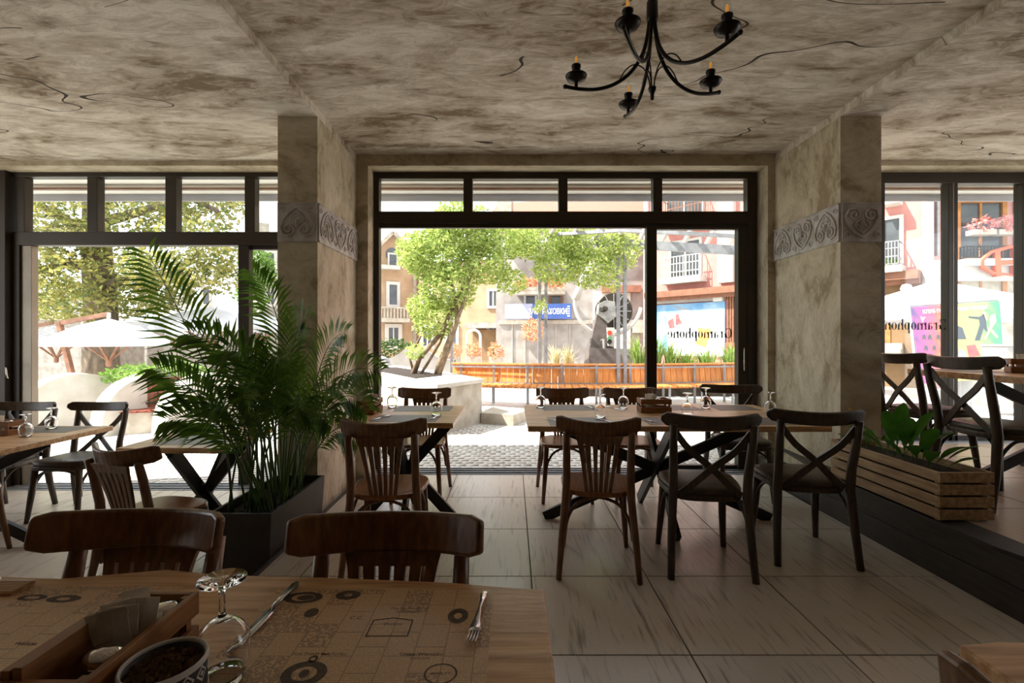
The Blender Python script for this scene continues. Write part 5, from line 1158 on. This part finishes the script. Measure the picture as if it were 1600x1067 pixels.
parasol(228, 484, 505, 80, 20.6, 'white parasol behind, right of the tree trunk', False); parasol(330, 479, 512, 102, 17, 'large white parasol behind the palm frond', False); parasol(275, 503, 522, 62, 25, 'low white parasol far down the street', False); parasol(412, 490, 513, 50, 22, 'white parasol at right edge of left window', False)
tree = empty('plane_tree', (xy(158, 16), 16, gz(-13, 16))); tag(tree, 'large plane tree with yellowing leaves and thick trunk, left window', 'tree')
def tl(px, py, Y): return at(px, py, Y) - Vector(tree.location)
MB().tube([tl(160, 620, 16), tl(158, 560, 16), tl(158, 480, 16), tl(152, 400, 16), tl(150, 330, 16.2), tl(140, 250, 16.4), tl(140, 160, 16.5)], [.62, .5, .46, .42, .36, .3, .2], 14).build('trunk', 'bark', tree, smooth=True)
for pts in ([(156, 450, 16), (200, 435, 15.6), (260, 425, 15), (300, 430, 14.6)], [(152, 390, 16), (100, 340, 15.6), (60, 320, 15)], [(150, 350, 16), (220, 330, 16), (300, 310, 15.6), (340, 330, 15)], [(152, 420, 16), (110, 410, 15.4), (70, 420, 15)], [(148, 330, 16), (200, 280, 16.6), (240, 200, 17)]):
    MB().tube([tl(*p) for p in pts], [.2 - .045 * i for i in range(len(pts))], 8).build('branch', 'bark', tree, smooth=True)
fm = MB(); rr = random.Random(9)
cl = [(40, 290), (100, 300), (160, 290), (220, 300), (280, 310), (330, 330), (70, 350), (130, 370), (200, 350), (260, 360), (310, 370), (345, 400), (60, 400), (100, 430), (70, 450), (190, 410), (240, 420), (290, 420), (330, 430), (110, 470), (200, 465), (230, 460), (40, 240), (120, 230), (200, 230), (280, 250), (90, 180), (180, 170), (270, 190), (350, 300), (20, 340), (10, 420), (-40, 300), (-40, 400), (260, 455), (60, 480)]
for px, py in cl:
    Y = rr.uniform(14.2, 17); c = tl(px, py, Y); leaves(fm, c, (rr.uniform(.8, 1.2), rr.uniform(.8, 1.2), rr.uniform(.5, .75)), 480, .19, .6)
o = fm.build('foliage', 'plane_leaf', tree); o['kind'] = 'stuff'
# terrace with balustrade, far houses, small trees
tb_ = empty('stone_terrace', (xy(20, 20), 20, -.85)); tag(tb_, 'stone terrace with balustrade behind the plane tree', 'terrace')
zt_ = H - (500 - CY) / F * 20 + .85
MB().box(-3, 4.2, 0, 3, 0, zt_).build('terrace_wall', 'stone_wall', tb_); MB().box(-3, 4.3, -.15, .5, zt_, zt_ + .22).build('ledge', 'concrete', tb_); MB().box(-3, 4.3, -.1, .25, zt_ + .82, zt_ + .95).build('handrail', 'concrete', tb_)
bp0 = MB().lathe([(.07, 0), (.06, .06), (.11, .2), (.05, .4), (.09, .54), (.07, .6)], 10).build('baluster', 'render_white', tb_, smooth=True)
for i in range(24):
    o = bp0 if i == 0 else bp0.copy()
    if i: COL.objects.link(o); o.parent = tb_
    o.location = (-2.8 + i * .3, .08, zt_ + .22)
lh = Bld('white_street_house', 'bright pale house seen between tree and palm through left window', xy(215, 40), 40, xy(345, 42), 42)
MB().box(0, lh.len, 0, 6, -2, 5.0).build('wall', 'trim_white', lh.r)
for px in (235, 262, 290, 318): lh.window(px, 450, px + 9, 475, 'concrete', 0, .2)
lh.rect(212, 438, 350, 443, 'eaves', 'concrete', .6)
bh2 = Bld('balcony_house', 'pale house with balustrade balcony at right edge of left window', xy(405, 26), 26, xy(520, 28), 28)
MB().box(0, bh2.len, 0, 6, -2, 7.0).build('wall', 'stone_wall', bh2.r); bh2.rect(406, 432, 450, 438, 'balcony_slab', 'render_white', .9); bh2.rect(406, 422, 450, 424, 'balcony_rail', 'render_white', .9, -.7)
for i in range(10): bh2.rect(407 + i * 4, 424, 409 + i * 4, 432, 'baluster', 'render_white', .88, -.74)
bh2.window(418, 396, 428, 420, 'trim_white', 0, .15); bh2.window(418, 445, 428, 475, 'trim_white', 1, .15); bh2.rect(400, 345, 422, 363, 'chimney', 'concrete', -.5, 1.5)
bt = empty('street_tree', (xy(402, 22), 22, -.7)); tag(bt, 'fresh green tree beside the balustrade balcony, left window', 'tree')
MB().tube([(0, 0, 0), (0, 0, 3.2)], [.16, .1], 8).build('trunk', 'bark', bt); m_ = MB()
for px, py in ((400, 410), (398, 440), (405, 425), (395, 465)): leaves(m_, at(px, py, 22) - Vector(bt.location), (.7, .7, .7), 420, .22, .5)
o = m_.build('foliage', 'green_leaf', bt); o['kind'] = 'stuff'
sw_ = Bld('street_back_wall', 'long pale stone wall closing the street behind the parasols', xy(-60, 24), 24, xy(420, 30), 30)
MB().box(0, sw_.len, 0, .6, -2, 2.1).build('wall', 'stone_wall', sw_.r)
for i in range(14): MB().box(i * 1.75, i * 1.75 + .4, -.12, 0, -2, 2.2).build('pilaster', 'concrete', sw_.r)
